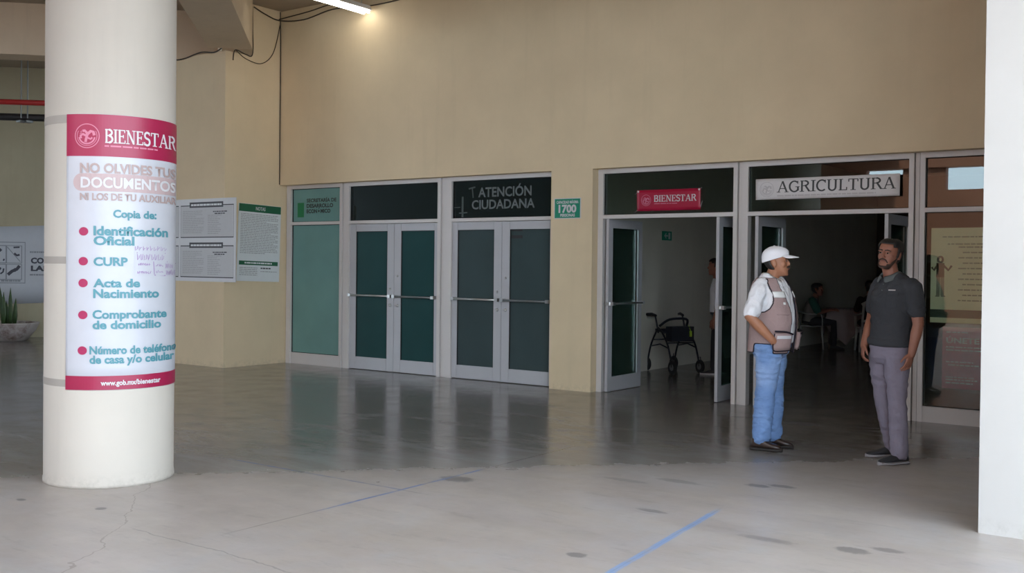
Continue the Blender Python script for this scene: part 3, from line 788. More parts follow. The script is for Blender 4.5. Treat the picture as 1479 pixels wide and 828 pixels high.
write_serif('banner_lettering', 'AGRICULTURA', PA, -4.225, -2.985, 2.312, 2.430, M['charcoal_ink'], an, thick=0.13, thin=0.07, off=0.0045)
text_lines('small_print', [(-4.22, -3.18, 2.270)], PA, M['pale_ink'], an, 0.014, 0.0045, 2)

# ---- vinyl letters on the left panes (children of the frame they are stuck to)
PG = FAC(0.044)
write('pane_lettering', 'ATENCIÓN', PG, -8.300, -7.455, 2.388, 2.506, M['grey_vinyl'], d2, 0.02, 0.0015)
write('pane_lettering', 'CIUDADANA', PG, -8.405, -7.405, 2.232, 2.345, M['grey_vinyl'], d2, 0.02, 0.0015)
bm = NB(); strip(bm, [(-8.46, 2.50), (-8.35, 2.52)], 0.02, PG, 0.0015); strip(bm, [(-8.40, 2.51), (-8.385, 2.38)], 0.018, PG, 0.0015)
strip(bm, [(-8.56, 2.4), (-8.56, 2.13)], 0.03, PG, 0.0015); strip(bm, [(-8.62, 2.185), (-8.48, 2.19)], 0.016, PG, 0.0015); strip(bm, [(-8.70, 2.26), (-8.60, 2.262)], 0.012, PG, 0.0015)
obj('pane_reflection', bm, flat_cache('reflection_tone', (0.05, 0.065, 0.062)), d2)  # faint reflections in the transom, painted as flat strips
write('pane_lettering', 'SECRETARÍA DE', PG, -11.52, -10.90, 2.405, 2.455, M['black_vinyl'], win1, 0.03, 0.0015)
write('pane_lettering', 'DESARROLLO', PG, -11.52, -10.965, 2.325, 2.378, M['black_vinyl'], win1, 0.04, 0.0015)
write('pane_lettering', 'ECONÓMICO', PG, -11.52, -11.02, 2.245, 2.298, M['black_vinyl'], win1, 0.04, 0.0015)
bm = NB(); patch(bm, -11.715, -11.575, 2.185, 2.40, PG, 0.0015); obj('pane_logo', bm, M['logo_green'], win1)

# ---- posters behind the right-hand pane
PR = FAC(0.058)
wp = obj('window_poster', box(-2.655, -1.75, 0.058, 0.061, 0.985, 1.915), flat_cache('pale_green_poster', (0.74, 0.80, 0.64)))
tag(wp, 'large pale green poster with a drawn figure behind the right window pane', 'poster')
bm = NB(); patch(bm, -2.655, -1.75, 1.035, 1.115, PR, 0.001); obj('footer_band', bm, flat_cache('poster_dark_teal', (0.03, 0.085, 0.08)), wp)
rows = [(-2.40+0.04*(i % 2), -1.80, 1.72-0.052*i) for i in range(11)] + [(-2.55, -1.8, 1.82), (-2.50, -1.80, 1.75)]
text_lines('poster_print', rows, PR, flat_cache('poster_grey_green_ink', (0.26, 0.31, 0.25)), wp, 0.013, 0.001, 6)
bm = NB()
strip(bm, arc(-2.565, 1.605, .022, .028, 0, 345, 16), 0.02, PR, 0.001, True)
strip(bm, [(-2.565, 1.57), (-2.565, 1.43)], 0.075, PR, 0.001)
strip(bm, [(-2.54, 1.55), (-2.49, 1.50), (-2.46, 1.545)], 0.022, PR, 0.001); strip(bm, [(-2.59, 1.55), (-2.625, 1.50), (-2.645, 1.53)], 0.022, PR, 0.001)
obj('drawn_figure', bm, flat_cache('drawing_dark_ink', (0.07, 0.075, 0.065)), wp)
bm = NB(); strip(bm, [(-2.582, 1.43), (-2.585, 1.25)], 0.034, PR, 0.001); strip(bm, [(-2.545, 1.43), (-2.543, 1.25)], 0.034, PR, 0.001)
strip(bm, [(-2.61, 1.245), (-2.57, 1.245)], 0.012, PR, 0.001); strip(bm, [(-2.555, 1.245), (-2.515, 1.245)], 0.012, PR, 0.001)
obj('drawn_legs', bm, flat_cache('drawing_grey_ink', (0.21, 0.24, 0.20)), wp)
rp = obj('window_poster', box(-2.535, -1.72, 0.058, 0.061, 0.345, 0.945), flat_cache('dark_red_poster', (0.34, 0.05, 0.085)))
tag(rp, 'dark red poster low behind the right window pane, under the pale green one', 'poster')
write('poster_lettering', 'ÚNETE HOY', PR, -2.50, -1.95, 0.79, 0.842, M['pale_ink'], rp, 0.03, 0.001)
text_lines('poster_print', [(-2.50, -2.3, 0.89), (-2.50, -1.8, 0.745), (-2.5, -1.9, 0.715), (-2.5, -2.25, 0.60), (-2.48, -2.2, 0.57), (-2.5, -2.24, 0.45), (-2.5, -2.2, 0.425), (-2.5, -2.25, 0.395)], PR, M['pale_ink'], rp, 0.012, 0.001, 9)

# ------------------------------------------------------------------ LAMP, CABLES, PIPES
lamp = empty('fluorescent_light', (-10.10, -0.60, 5.0))
tag(lamp, 'white fluorescent strip light hanging near the ceiling over the left doors', 'ceiling light')
bm = NB()
pr = [(-0.09, 0.0), (-0.05, 0.07), (0.05, 0.07), (0.09, 0.0)]
va = [bm.verts.new((x, -0.6, z)) for x, z in pr]; vb = [bm.verts.new((x, 0.42, z)) for x, z in pr]
for i in range(4): bm.faces.new((va[i], va[(i+1) % 4], vb[(i+1) % 4], vb[i]))
bm.faces.new(va); bm.faces.new(vb[::-1]); obj('housing', bm, plain('white_lamp_metal', (0.75, 0.75, 0.72), 0.4), lamp)
for sx_ in (-0.045, 0.045):
    bm = NB(); tube(bm, [(sx_, -0.58, -0.022), (sx_, 0.40, -0.022)], 0.017, 12); obj('lamp_tube', bm, emit('tube_glow', (1.0, 0.97, 0.88), 16.0), lamp, smooth=True)
for yq in (-0.45, 0.3):
    bm = NB(); rod(bm, (0, yq, 0.07), (0, yq, CEIL_Z-5.0), 0.006); obj('hanger_rod', bm, M['steel'], lamp)
def cable(pts, r, label, sub=8):
    bm = NB(); tube(bm, curve_pts(pts, sub), r*0.62, 6)
    return tag(obj('cable', bm, M['cable'], None, smooth=True), label, 'cable')
X_ = PIER_X+0.02
cable([(X_, FY-0.03, 5.235), (X_, FY-0.02, 4.6), (X_, FY-0.02, 3.6), (X_, FY-0.02, 2.67)], 0.012, 'thin dark cable running down the corner where pier meets door wall')
cable([(X_, FY-0.03, 5.05), (X_+0.02, -0.30, 4.60), (X_+0.02, -0.52, 4.41), (X_+0.02, -0.80, 4.43), (X_+0.02, -0.98, 4.52)], 0.010, 'thin cable sagging in a loop on the side of the pier top')
cable([(X_-0.01, -0.67, 5.22), (X_, -0.67, 4.9), (X_, -0.67, 4.52), (X_, -0.80, 4.50), (X_, -0.98, 4.53), (X_, -1.02, 4.38)], 0.013, 'dark cable dropping down the end of the ceiling beam to the pier')
cable([(-13.4, PIER_Y-0.03, 4.52), (-12.9, PIER_Y-0.03, 4.47), (-12.45, PIER_Y-0.035, 4.52), (-12.15, PIER_Y-0.03, 4.49), (-11.98, PIER_Y-0.03, 4.53)], 0.017, 'dark cable bundle lying along the front top edge of the pier')
cable([(X_, -0.65, 5.21), (X_+0.02, -0.45, 5.14), (X_+0.03, -0.18, 5.10), (-11.4, FY-0.03, 5.06), (-10.8, FY-0.03, 5.13), (-10.1, FY-0.03, 5.08), (-9.4, FY-0.03, 5.10), (-8.8, FY-0.03, 5.2)], 0.016, 'dark cable drooping along the top of the door wall by the lamp')
cable([(-11.9, FY-0.06, 5.12), (-11.3, FY-0.04, 5.16), (-10.9, FY-0.04, 5.20), (-10.3, FY-0.05, 5.24)], 0.014, 'short dark cable rising from the wall corner to the ceiling')
# pipes in the far hall
def pipe(name, a, b, r, mat, label):
    bm = NB(); rod(bm, a, b, r, 14)
    return tag(obj(name, bm, mat, None, smooth=True), label, 'pipe')
pa_ = Vector((-16.58, -1.51, 4.1))
pipe('overhead_pipe', pa_-e45*3, pa_+e45*3, 0.045, M['red_pipe'], 'red fire pipe hung under the ceiling at far left')
pk = Vector((-16.69, -1.45, 3.87))
pipe('overhead_pipe', pk-e45*3, pk+e45*3, 0.06, M['black'], 'black pipe hung below the red pipe at far left')
for q in (-0.02, 0.08):
    hp = pk+e45*q
    bm = NB(); rod(bm, hp+n45*0.07+Vector((0, 0, -0.02)), hp+n45*0.07+Vector((0, 0, CEIL_Z-hp.z)), 0.011, 8); bx(bm, hp.x-0.03, hp.x+0.09, hp.y-0.09, hp.y+0.03, hp.z-0.09, hp.z-0.06)
    tag(obj('pipe_hanger', bm, M['bar_dark']), 'thin metal hanger rod holding the pipes at far left', 'hanger rod', 'pipe hanger rods')

# ---- banner on the far wall
wb0 = n45*(wc) ; PBW = lambda u, v, off: n45*(wc+0.012+off) + e45*u + Vector((0, 0, v))
us = (-19.6+0.164)*R45                                   # arc position of a surveyed point on that wall
fb = modified((lambda b: (patch(b, us-3.0, us+1.5, 0.66, 2.17, lambda u, v, o: PBW(u, v+0.02*math.sin(u*2.3), o-0.004), 0.0, 20, 4), b)[1])(NB()), 'wall_banner', M['banner'], None, solid=0.006)
tag(fb, 'pale blue-grey printed banner on the wall of the far hall behind the plant', 'banner')
S = lambda px: us + (px-33)*0.01268*0.99                  # surveyed spacing along the wall
Zb = lambda py: 1.5+(375.9-py)*0.01343
write('banner_lettering', 'CON', PBW, S(44.5), S(73), Zb(380), Zb(372.5), M['banner_ink'], fb, 0.05, 0.004)
write('banner_lettering', 'LAB', PBW, S(44.5), S(72), Zb(391), Zb(384), M['banner_ink'], fb, 0.05, 0.004)
text_lines('banner_print', [(S(43), S(70), Zb(365)), (S(43), S(70), Zb(398)), (S(1), S(30), Zb(407))], PBW, M['banner_line'], fb, 0.03, 0.004, 4)
bm = NB()
for (x0, x1, y0, y1) in ((-30, 8, 355, 380), (9, 31, 355, 380), (-30, 8, 382, 404), (9, 31, 382, 404)):
    strip(bm, [(S(x0), Zb(y0)), (S(x1), Zb(y0)), (S(x1), Zb(y1)), (S(x0), Zb(y1))], 0.02, PBW, 0.004, True)
strip(bm, [(S(-34), Zb(350)), (S(36), Zb(350)), (S(36), Zb(409)), (S(-34), Zb(409))], 0.02, PBW, 0.004, True)
strip(bm, [(S(10), Zb(357)), (S(29), Zb(378))], 0.015, PBW, 0.004)
obj('picture_frames', bm, M['banner_line'], fb)
bm = NB()
strip(bm, [(S(11), Zb(397)), (S(17), Zb(392)), (S(24), Zb(389)), (S(28), Zb(384))], 0.06, PBW, 0.004)
strip(bm, [(S(20), Zb(388)), (S(23), Zb(392))], 0.05, PBW, 0.004); strip(bm, [(S(19), Zb(357.5)), (S(28), Zb(357))], 0.03, PBW, 0.004)
strip(bm, [(S(20), Zb(366)), (S(24), Zb(369)), (S(28), Zb(368))], 0.04, PBW, 0.004); strip(bm, [(S(4), Zb(375)), (S(6), Zb(376))], 0.04, PBW, 0.004)
strip(bm, [(S(-2), Zb(360)), (S(1), Zb(363))], 0.06, PBW, 0.004); strip(bm, [(S(-3), Zb(387)), (S(1), Zb(389))], 0.05, PBW, 0.004)
strip(bm, [(S(0), Zb(396)), (S(4), Zb(393)), (S(5), Zb(388))], 0.03, PBW, 0.004)
obj('picture_drawings', bm, M['banner_ink'], fb)

# ---- bowl planter with snake plant
pot = empty('planter_bowl', (-18.90, -0.50, 0))
tag(pot, 'wide dirty white bowl planter against the far hall wall', 'planter')
bm = NB(); lathe(bm, [(0.26, 0), (0.33, 0.02), (0.47, 0.20), (0.52, 0.31), (0.535, 0.33), (0.52, 0.345), (0.49, 0.33), (0.46, 0.25)], 40)
k = NT('stained_white_glaze'); nz = k.noise(3.5, 5, 0.7, v=k.obj())
obj('bowl', bm, k.done(k.bsdf(k.mix(k.ramp(nz, [(0.5, 0), (0.68, 1)]), (0.42, 0.38, 0.37), (0.15, 0.10, 0.08)), 0.4)), pot, smooth=True)
bm = NB(); lathe(bm, [(0.475, 0.28), (0.2, 0.30), (0.001, 0.31)], 32); obj('soil', bm, plain('dark_soil', (0.05, 0.035, 0.025), 0.9), pot)
sp = empty('snake_plant', (-18.97, -0.58, 0.29))
tag(sp, 'upright snake plant with stiff green leaves growing in the bowl', 'plant')
k = NT('snake_leaf'); nz = k.noise(26, 3, v=k.obj(), stretch=(0.3, 0.3, 1))
mleaf = k.done(k.bsdf(k.mix(nz, (0.02, 0.05, 0.018), (0.055, 0.10, 0.035)), 0.45))
for i, (dx, dy, lx, h_) in enumerate(((-0.10, 0, -0.22, 0.55), (-0.02, 0.04, -0.09, 0.72), (0.05, -0.03, 0.05, 0.62), (0.12, 0.02, 0.13, 0.70), (0.17, 0.05, 0.20, 0.50), (-0.06, -0.06, -0.13, 0.40), (0.02, 0.07, 0.0, 0.46))):
    a = Vector((dx*0.81, dx*0.585+dy, 0)); b = Vector((lx*0.81, lx*0.585+dy, h_))
    bm = NB(); tube(bm, [a, a.lerp(b, .35)+Vector((0.01, 0, 0)), a.lerp(b, .7), b], [(0.038, 0.008), (0.045, 0.007), (0.033, 0.006), (0.003, 0.002)], 10, side=Vector((0.81, 0.585, 0)))
    obj('leaf', bm, mleaf, sp, smooth=True)

# ---- exit sign in the lobby
PX = planar((-7.195, 0, 0), (0, 1, 0), (1, 0, 0))
ex = obj('exit_sign', box(-7.20, -7.192, 3.06, 3.36, 1.90, 2.035), M['sign_green'])
tag(ex, 'small green sign on the lobby wall above the walker', 'sign')
bm = NB(); strip(bm, [(3.12, 1.967), (3.23, 1.967)], 0.022, PX, 0.005); strip(bm, [(3.18, 2.005), (3.13, 1.967), (3.18, 1.93)], 0.02, PX, 0.005); patch(bm, 3.25, 3.31, 1.92, 2.015, PX, 0.005)
obj('arrow_mark', bm, M['white_ink'], ex)

# ------------------------------------------------------------------ PEOPLE
M['skin_tan'] = plain('warm_brown_skin', (0.37, 0.165, 0.09), 0.5, var=0.10, nscale=20)
M['skin_brown'] = plain('brown_skin', (0.27, 0.112, 0.07), 0.5, var=0.10, nscale=20)
M['lip'] = plain('lip_skin', (0.22, 0.085, 0.07), 0.5)
M['hair'] = plain('black_hair', (0.012, 0.010, 0.009), 0.55, nscale=60, bs=0.3)
M['beard'] = plain('short_dark_beard', (0.045, 0.024, 0.017), 0.75, nscale=90, bs=0.3)
M['eye_white'] = plain('eye_white', (0.24, 0.21, 0.19), 0.3)
M['iris'] = plain('dark_iris', (0.012, 0.008, 0.006), 0.2)
def fabric(name, c, rough=0.85, var=0.12, fold=0.35, nscale=9, sc2=170):
    k = NT(name); o = k.obj()
    n1 = k.noise(nscale, 4, 0.6, v=o, dist=0.6); n2 = k.noise(sc2, 2, v=o)
    col = k.mix(n1, tuple(x*(1-var) for x in c), tuple(min(1, x*(1+var)) for x in c))
    h = k.math('ADD', n1, k.math('MULTIPLY', n2, 0.08))
    return k.done(k.bsdf(col, rough, spec=0.2, bump=h, bs=fold, bd=0.03))
M['white_shirt'] = fabric('white_cotton', (0.74, 0.74, 0.76), fold=0.45)
M['cap'] = fabric('white_cap_cloth', (0.80, 0.80, 0.83), fold=0.12, var=0.04)
M['vest'] = fabric('mauve_vest_cloth', (0.34, 0.245, 0.235), fold=0.45)
M['vest_trim'] = fabric('dark_vest_piping', (0.022, 0.018, 0.026), fold=0.1)
M['reflective'] = plain('silver_reflective_strip', (0.75, 0.76, 0.74), 0.35, 0.1)
M['charcoal_polo'] = fabric('charcoal_polo_knit', (0.045, 0.048, 0.054), fold=0.4)
M['grey_collar'] = fabric('grey_collar_knit', (0.115, 0.13, 0.13), fold=0.1)
M['grey_trousers'] = fabric('mauve_grey_trousers', (0.215, 0.195, 0.245), fold=0.5)
M['black_cloth'] = fabric('black_cloth', (0.02, 0.018, 0.019), fold=0.3)
M['teal_cloth'] = fabric('dark_green_cloth', (0.03, 0.11, 0.085), fold=0.3)
M['leather'] = plain('dark_brown_leather', (0.03, 0.018, 0.014), 0.32, var=0.2, bs=0.2)
M['sole_dark'] = plain('dark_rubber_sole', (0.018, 0.014, 0.012), 0.7)
M['shoe_black'] = plain('black_shoe_canvas', (0.022, 0.023, 0.026), 0.7)
M['sole_grey'] = plain('grey_shoe_sole', (0.24, 0.23, 0.24), 0.6)
def denim():
    k = NT('faded_blue_denim'); o = k.obj(); x, y, z = k.xyz(o)
    n1 = k.noise(7, 4, 0.6, v=o, dist=0.8); n2 = k.noise(14, 4, 0.65, v=o, stretch=(1, 1, 3))
    f = k.math('MULTIPLY', k.ramp(k.noise(3.2, 2, v=o), [(0.42, 0), (0.6, 1)]), k.smooth(z, 0.35, 0.6))
    c = k.mix(n1, (0.125, 0.225, 0.45), (0.21, 0.335, 0.575))
    c = k.mix(k.math('MULTIPLY', f, 0.55), c, (0.40, 0.53, 0.74))
    c = k.mix(k.math('MULTIPLY', k.ramp(n2, [(0.55, 0), (0.72, 1)]), 0.35), c, (0.08, 0.15, 0.33))
    return k.done(k.bsdf(c, 0.85, spec=0.15, bump=k.math('ADD', n1, n2), bs=0.5, bd=0.02))
M['denim'] = denim()
V = Vector
def vround(pts): return [V(p) for p in pts]
HEAD_RINGS = [(-.004, .060, .015, .020), (.008, .088, -.005, .036), (.03, .093, -.02, .050), (.055, .091, -.050, .059), (.08, .088, -.074, .066), (.105, .085, -.090, .070),
              (.135, .089, -.099, .074), (.16, .090, -.103, .0755), (.185, .082, -.100, .072), (.208, .062, -.086, .060), (.224, .036, -.058, .042), (.232, .008, -.030, .020)]
def head_frame(o, fwd, up=(0, 0, 1)):
    f = V(fwd).normalized(); u = V(up); u = (u - f*0).normalized()
    f = (f - u*f.dot(u)).normalized(); s = u.cross(f)
    m = Matrix((f, s, u)).transposed().to_4x4(); m.translation = V(o); return m
def head_grid(bm, rings, M4, grow=0.0, seg=24, keep=None):
    """rings of (z, front, back, half width); keep(z, angle) selects cells"""
    g = []
    for z, fx, bk, hw in rings:
        cx = (fx+bk)/2; a = (fx-bk)/2+grow; b = hw+grow; row = []
        for s in range(seg):
            t = 2*PI*s/seg; c, sn = math.cos(t), math.sin(t)
            c2 = math.copysign(abs(c)**0.85, c); s2 = math.copysign(abs(sn)**0.9, sn)
            row.append((V((cx+a*c2, b*s2, z)), t))
        g.append(row)
    vs = [[None]*seg for _ in g]
    def gv(i, s):
        if vs[i][s] is None: vs[i][s] = bm.verts.new(M4 @ g[i][s][0])
        return vs[i][s]
    for i in range(len(g)-1):
        for s in range(seg):
            t = (g[i][s][1]+PI/seg); t = t if t <= PI else t-2*PI
            z = (rings[i][0]+rings[i+1][0])/2
            if keep is None or keep(z, t):
                bm.faces.new((gv(i, s), gv(i, (s+1) % seg), gv(i+1, (s+1) % seg), gv(i+1, s)))
    if keep is None:
        bm.faces.new([gv(0, s) for s in range(seg)][::-1]); bm.faces.new([gv(len(g)-1, s) for s in range(seg)])
    return bm
def refine(rings, n=3):
    out = []
    for a, b in zip(rings, rings[1:]):
        for j in range(n): out.append(tuple(p+(q-p)*j/n for p, q in zip(a, b)))
    out.append(rings[-1]); return out
def head_shape(bm, M4):
    head_grid(bm, HEAD_RINGS, M4)
    T = lambda p: M4 @ V(p)
    tube(bm, [T((.080, 0, .140)), T((.094, 0, .118)), T((.104, 0, .098)), T((.102, 0, .087))], [(.006, .008), (.008, .010), (.010, .012), (.007, .011)], 10, round_ends=2)   # nose
    for s in (-1, 1):
        ball(bm, T((.096, .011*s, .088)), .0072, 8, 6)
        ball(bm, T((.082, .034*s, .136)), (.012, .022, .008), 10, 8, M4.to_3x3().to_4x4())      # brow
        ball(bm, T((.054, .038*s, .092)), (.026, .026, .030), 10, 8, M4.to_3x3().to_4x4())       # cheek
        ball(bm, T((-.012, .075*s, .108)), (.020, .012, .034), 12, 8, M4.to_3x3().to_4x4() @ Matrix.Rotation(-.2, 4, 'Y'))   # ear
        ball(bm, T((-.006, .078*s, .083)), (.010, .007, .012), 8, 6, M4.to_3x3().to_4x4())
    ball(bm, T((.076, 0, .012)), (.018, .024, .015), 12, 8, M4.to_3x3().to_4x4())              # chin
    ball(bm, T((.088, 0, .058)), (.012, .026, .014), 12, 8, M4.to_3x3().to_4x4())              # mouth
def face_parts(root, M4, brow=True):
    T = lambda p: M4 @ V(p); R3 = M4.to_3x3().to_4x4()
    for s in (-1, 1):
        bm = NB(); ball(bm, T((.0835, .032*s, .121)), (.006, .0135, .0050), 12, 8, R3); e = obj('eye', bm, M['eye_white'], root, smooth=True)
        bm = NB(); ball(bm, T((.0875, .031*s, .1205)), (.0045, .006, .0058), 10, 8, R3); obj('iris', bm, M['iris'], e, smooth=True)
        if brow:
            bm = NB(); tube(bm, [T((.0955, .013*s, .141)), T((.094, .032*s, .1445)), T((.082, .053*s, .136))], [(.004, .005), (.004, .006), (.003, .004)], 8, round_ends=2); obj('eyebrow', bm, M['hair'], root, smooth=True)
    bm = NB(); tube(bm, [T((.090, -.022, .056)), T((.099, 0, .058)), T((.090, .022, .056))], [(.004, .006), (.005, .008), (.004, .006)], 10, round_ends=2); obj('lips', bm, M['lip'], root, smooth=True)
def hand(bm, w_, d, n, t, curl=0.5, sc=1.0, side=1):
    """w_ wrist, d direction of the fingers, n palm normal, t thumb side"""
    d = V(d).normalized(); n = V(n); n = (n-d*n.dot(d)).normalized(); t_ = d.cross(n).normalized()
    if t_.dot(V(t)) < 0: t_ = -t_
    w_ = V(w_); L = .088*sc
    tube(bm, [w_-d*.012, w_+d*.02, w_+d*.055*sc, w_+d*L], [(.026*sc, .019*sc), (.033*sc, .017*sc), (.042*sc, .015*sc), (.041*sc, .012*sc)], 14, side=t_, round_ends=1)
    for i, (off, ln, sp) in enumerate(((.032, .074, .10), (.0108, .083, .03), (-.0108, .077, -.04), (-.031, .060, -.13))):
        p = w_+d*(L-.008)+t_*off*sc; dd = (d+t_*sp).normalized(); pts = [p]; a = 0.25*curl+0.05*i*curl
        for k_, fr in enumerate((.42, .32, .26)):
            v = (dd*math.cos(a)+n*math.sin(a)); p = p+v*ln*fr*sc; pts.append(p); a += curl*(.75 if k_ == 0 else .6)
        tube(bm, pts, [.0088*sc, .0083*sc, .0076*sc, .0064*sc], 8, round_ends=2)
    p0 = w_+d*.022*sc+t_*.024*sc
    p1 = p0+(d*.65+t_*.72+n*.25).normalized()*.036*sc; p2 = p1+(d*.9+t_*.25+n*.35).normalized()*.030*sc; p3 = p2+(d*.95+n*.4).normalized()*.022*sc
    tube(bm, [p0, p1, p2, p3], [.014*sc, .0105*sc, .0092*sc, .007*sc], 8, round_ends=2)
def shoe(root, heel, d, length, mats, h=.085, width=.047, name='shoe'):
    """upper + sole + lacing, pointing along d from the heel"""
    d = V(d).normalized(); h0 = V(heel); s = V((-d.y, d.x, 0)); L = length
    def sec(bm, rows, z0):
        rings = []
        for f, hw, zt in rows:
            c = h0+d*L*f; ring = []
            for t in range(14):
                th = 2*PI*t/14; cc_, ss_ = math.cos(th), math.sin(th)
                z = z0+(zt-z0)*0.5*(1+math.copysign(abs(ss_)**.7, ss_)); ring.append(bm.verts.new(c+s*hw*math.copysign(abs(cc_)**.7, cc_)+V((0, 0, z))))
            rings.append(ring)
        for a, b in zip(rings, rings[1:]):
            for t in range(14): bm.faces.new((a[t], a[(t+1) % 14], b[(t+1) % 14], b[t]))
        bm.faces.new(rings[0][::-1]); bm.faces.new(rings[-1])
    w = width; bm = NB()
    sec(bm, [(0.0, w*.45, h*.75), (.06, w*.68, h*1.0), (.22, w*.74, h*1.12), (.36, w*.76, h*1.02), (.52, w*.86, h*.80), (.70, w*.98, h*.62), (.86, w*.86, h*.52), (.96, w*.58, h*.42), (1.0, w*.25, h*.32)], .020)
    up = modified(bm, name, mats[0], root, subsurf=1)
    bm = NB(); sec(bm, [(-.012, w*.5, .026), (.05, w*.76, .027), (.25, w*.78, .026), (.45, w*.80, .026), (.68, w*1.03, .027), (.85, w*.92, .027), (.96, w*.62, .028), (1.012, w*.3, .028)], 0.0)
    obj('sole', bm, mats[1], up, smooth=False)
    return up
def boundary_piping(bm_src, r, skip=None):
    out = NB()
    for e in bm_src.edges:
        if len(e.link_faces) == 1:
            a, b = e.verts[0].co, e.verts[1].co
            if skip and skip((a+b)/2): continue
            ex = (b-a).normalized()*r*0.5
            tube(out, [a-ex, b+ex], r, 6)
    return out
def person_root(name, loc, label):
    v = V((loc[0], loc[1], 0))-CAM; rt = math.atan2(-v.x, v.y)
    return tag(empty(name, (loc[0], loc[1], 0), rt), label, 'person')

# ---- man in the cap, seen from his right side
def man_in_cap():
    root = person_root('person', (-3.31, -2.42), 'person in white cap, mauve vest and blue jeans, hand in pocket, standing in profile')
    A = math.radians(-27); F = V((math.cos(A), math.sin(A), 0)); Sd = V((-F.y, F.x, 0))        # forward, left
    H = head_frame((.048, -.012, 1.437), (math.cos(-.12), math.sin(-.12), 0), (-.05, 0, 1))
    TOR = [(.80, .008, .140, .155), (.90, .014, .156, .164), (1.00, .024, .160, .165), (1.08, .028, .160, .166), (1.17, .024, .152, .168), (1.26, .014, .140, .172), (1.33, .002, .122, .172), (1.385, -.004, .100, .148), (1.42, -.002, .076, .100), (1.45, .006, .058, .062)]
    def torso(bm, grow=0, lo=0, hi=99):
        rows = [r for r in TOR if lo <= r[0] <= hi]
        tube(bm, [V((x, 0, z)) for z, x, a, b in rows], [(a+grow, b+grow) for z, x, a, b in rows], 28, side=F, power=2.3)
    sh = V((-.030, 0, 1.352))
    near = dict(s=sh-Sd*.145+V((.012, 0, 0)), e=V((-.160, -.262, 1.105)), w=V((.012, -.228, .925)), h=V((.060, -.200, .880)))
    far = dict(s=sh+Sd*.158+V((.0, 0, 0)), e=V((.07, .28, 1.10)), w=V((.13, .215, .94)), h=V((.175, .185, .90)))
    legs = ((V((-.004, -.088, .84)), V((-.032, -.092, .47)), V((-.062, -.098, .085))), (V((.03, .088, .84)), V((.040, .088, .47)), V((.030, .085, .085))))
    # body
    bm = NB(); head_shape(bm, H); torso(bm, -.02)
    tube(bm, [V((-.006, 0, 1.40)), V((.018, -.004, 1.45)), V((.040, -.010, 1.50))], [(.062, .060), (.056, .056), (.060, .058)], 16, side=F)
    for a in (near, far):
        m1 = a['s'].lerp(a['e'], .5); m2 = a['e'].lerp(a['w'], .35)
        tube(bm, [a['s'], m1, a['e'], m2, a['w'], a['w'].lerp(a['h'], .3)], [.056, .052, .047, .046, .032, .029], 14, round_ends=2)
        hand(bm, a['w'], a['h']-a['w'], V((0, 1 if a is near else -1, -.3)), V((.4, 0, .9)), .55)
    for h_, k_, an in legs:
        tube(bm, [h_, k_, an+V((0, 0, -.02))], [.075, .052, .040], 12)
        tube(bm, [an+V((-.02, 0, -.045)), an+V((.10, -.01, -.060))], [.026, .020], 10, round_ends=1)
    modified(bm, 'body', M['skin_tan'], root, voxel=.0048, smooth_it=3)
    face_parts(root, H)
    T = lambda p: H @ V(p)
    bm = NB(); tube(bm, [T((.088, -.026, .066)), T((.101, 0, .073)), T((.088, .026, .066))], [(.005, .007), (.006, .009), (.004, .006)], 10, round_ends=2); obj('moustache', bm, M['hair'], root, smooth=True)
    bm = NB(); head_grid(bm, refine(HEAD_RINGS), H, .006, 36, lambda z, t: .055 < z < .21 and abs(t) > (1.40 if z > .145 else 2.0) )
    modified(bm, 'hair', M['hair'], root, solid=.008, offset=-0.5)
    # cap: crown, brim, button
    CAPR = [(.128, .093, -.108, .0785), (.15, .096, -.110, .081), (.175, .094, -.110, .081), (.20, .082, -.102, .074), (.222, .058, -.083, .058), (.238, .028, -.052, .034), (.245, .004, -.028, .012)]
    bm = NB()
    ca = refine(CAPR, 2); g = []
    seg = 32
    for z, fx, bk, hw in ca:
        row = []
        for s in range(seg):
            t = 2*PI*s/seg; cx = (fx+bk)/2
            dz = (-.016*(1-math.cos(t))*0.5 + .040*(1+math.cos(t))*.5)*max(0, (.245-z)/.117)
            row.append(bm.verts.new(T((cx+((fx-bk)/2+.006)*math.cos(t), (hw+.004)*math.sin(t), z+dz))))
        g.append(row)
    for a, b in zip(g, g[1:]):
        for s in range(seg): bm.faces.new((a[s], a[(s+1) % seg], b[(s+1) % seg], b[s]))
    bm.faces.new(g[-1])
    cap = modified(bm, 'cap', M['cap'], root, solid=.004, offset=1, subsurf=1)
    bm = NB(); n = 16; rows = []
    for j in range(6):
        f = j/5; row = []
        for i in range(n+1):
            t = -1.25+2.5*i/n
            bx_ = (.100*math.cos(t)); by_ = .080*math.sin(t)
            ox = .088*math.cos(t*.8)**.5*f
            row.append(bm.verts.new(T((bx_-.002+ox, by_*(1-.10*f), (.166)-.010*f-.20*(by_**2)*4*f - .010*f*f))))
        rows.append(row)
    for a, b in zip(rows, rows[1:]):
        for i in range(n): bm.faces.new((a[i], a[i+1], b[i+1], b[i]))
    modified(bm, 'brim', M['cap'], cap, solid=.006, subsurf=1)
    bm = NB(); ball(bm, T((-.012, 0, .250)), (.009, .009, .005), 10, 6); obj('cap_button', bm, M['cap'], cap, smooth=True)
    # shirt: torso, short sleeves, collar
    bm = NB(); torso(bm, .006, .9, 1.43)
    for a in (near, far):
        e = a['s'].lerp(a['e'], .84)
        tube(bm, [V((.0, 0, 1.40)), V((-.004, 0, 1.392)).lerp(a['s'], .55), a['s']], [.050, .058, .062], 14, round_ends=1)
        tube(bm, [a['s']+V((0, 0, -.004)), a['s'].lerp(a['e'], .3), a['s'].lerp(a['e'], .6), e], [.062, .066, .069, .071], 16, round_ends=1)
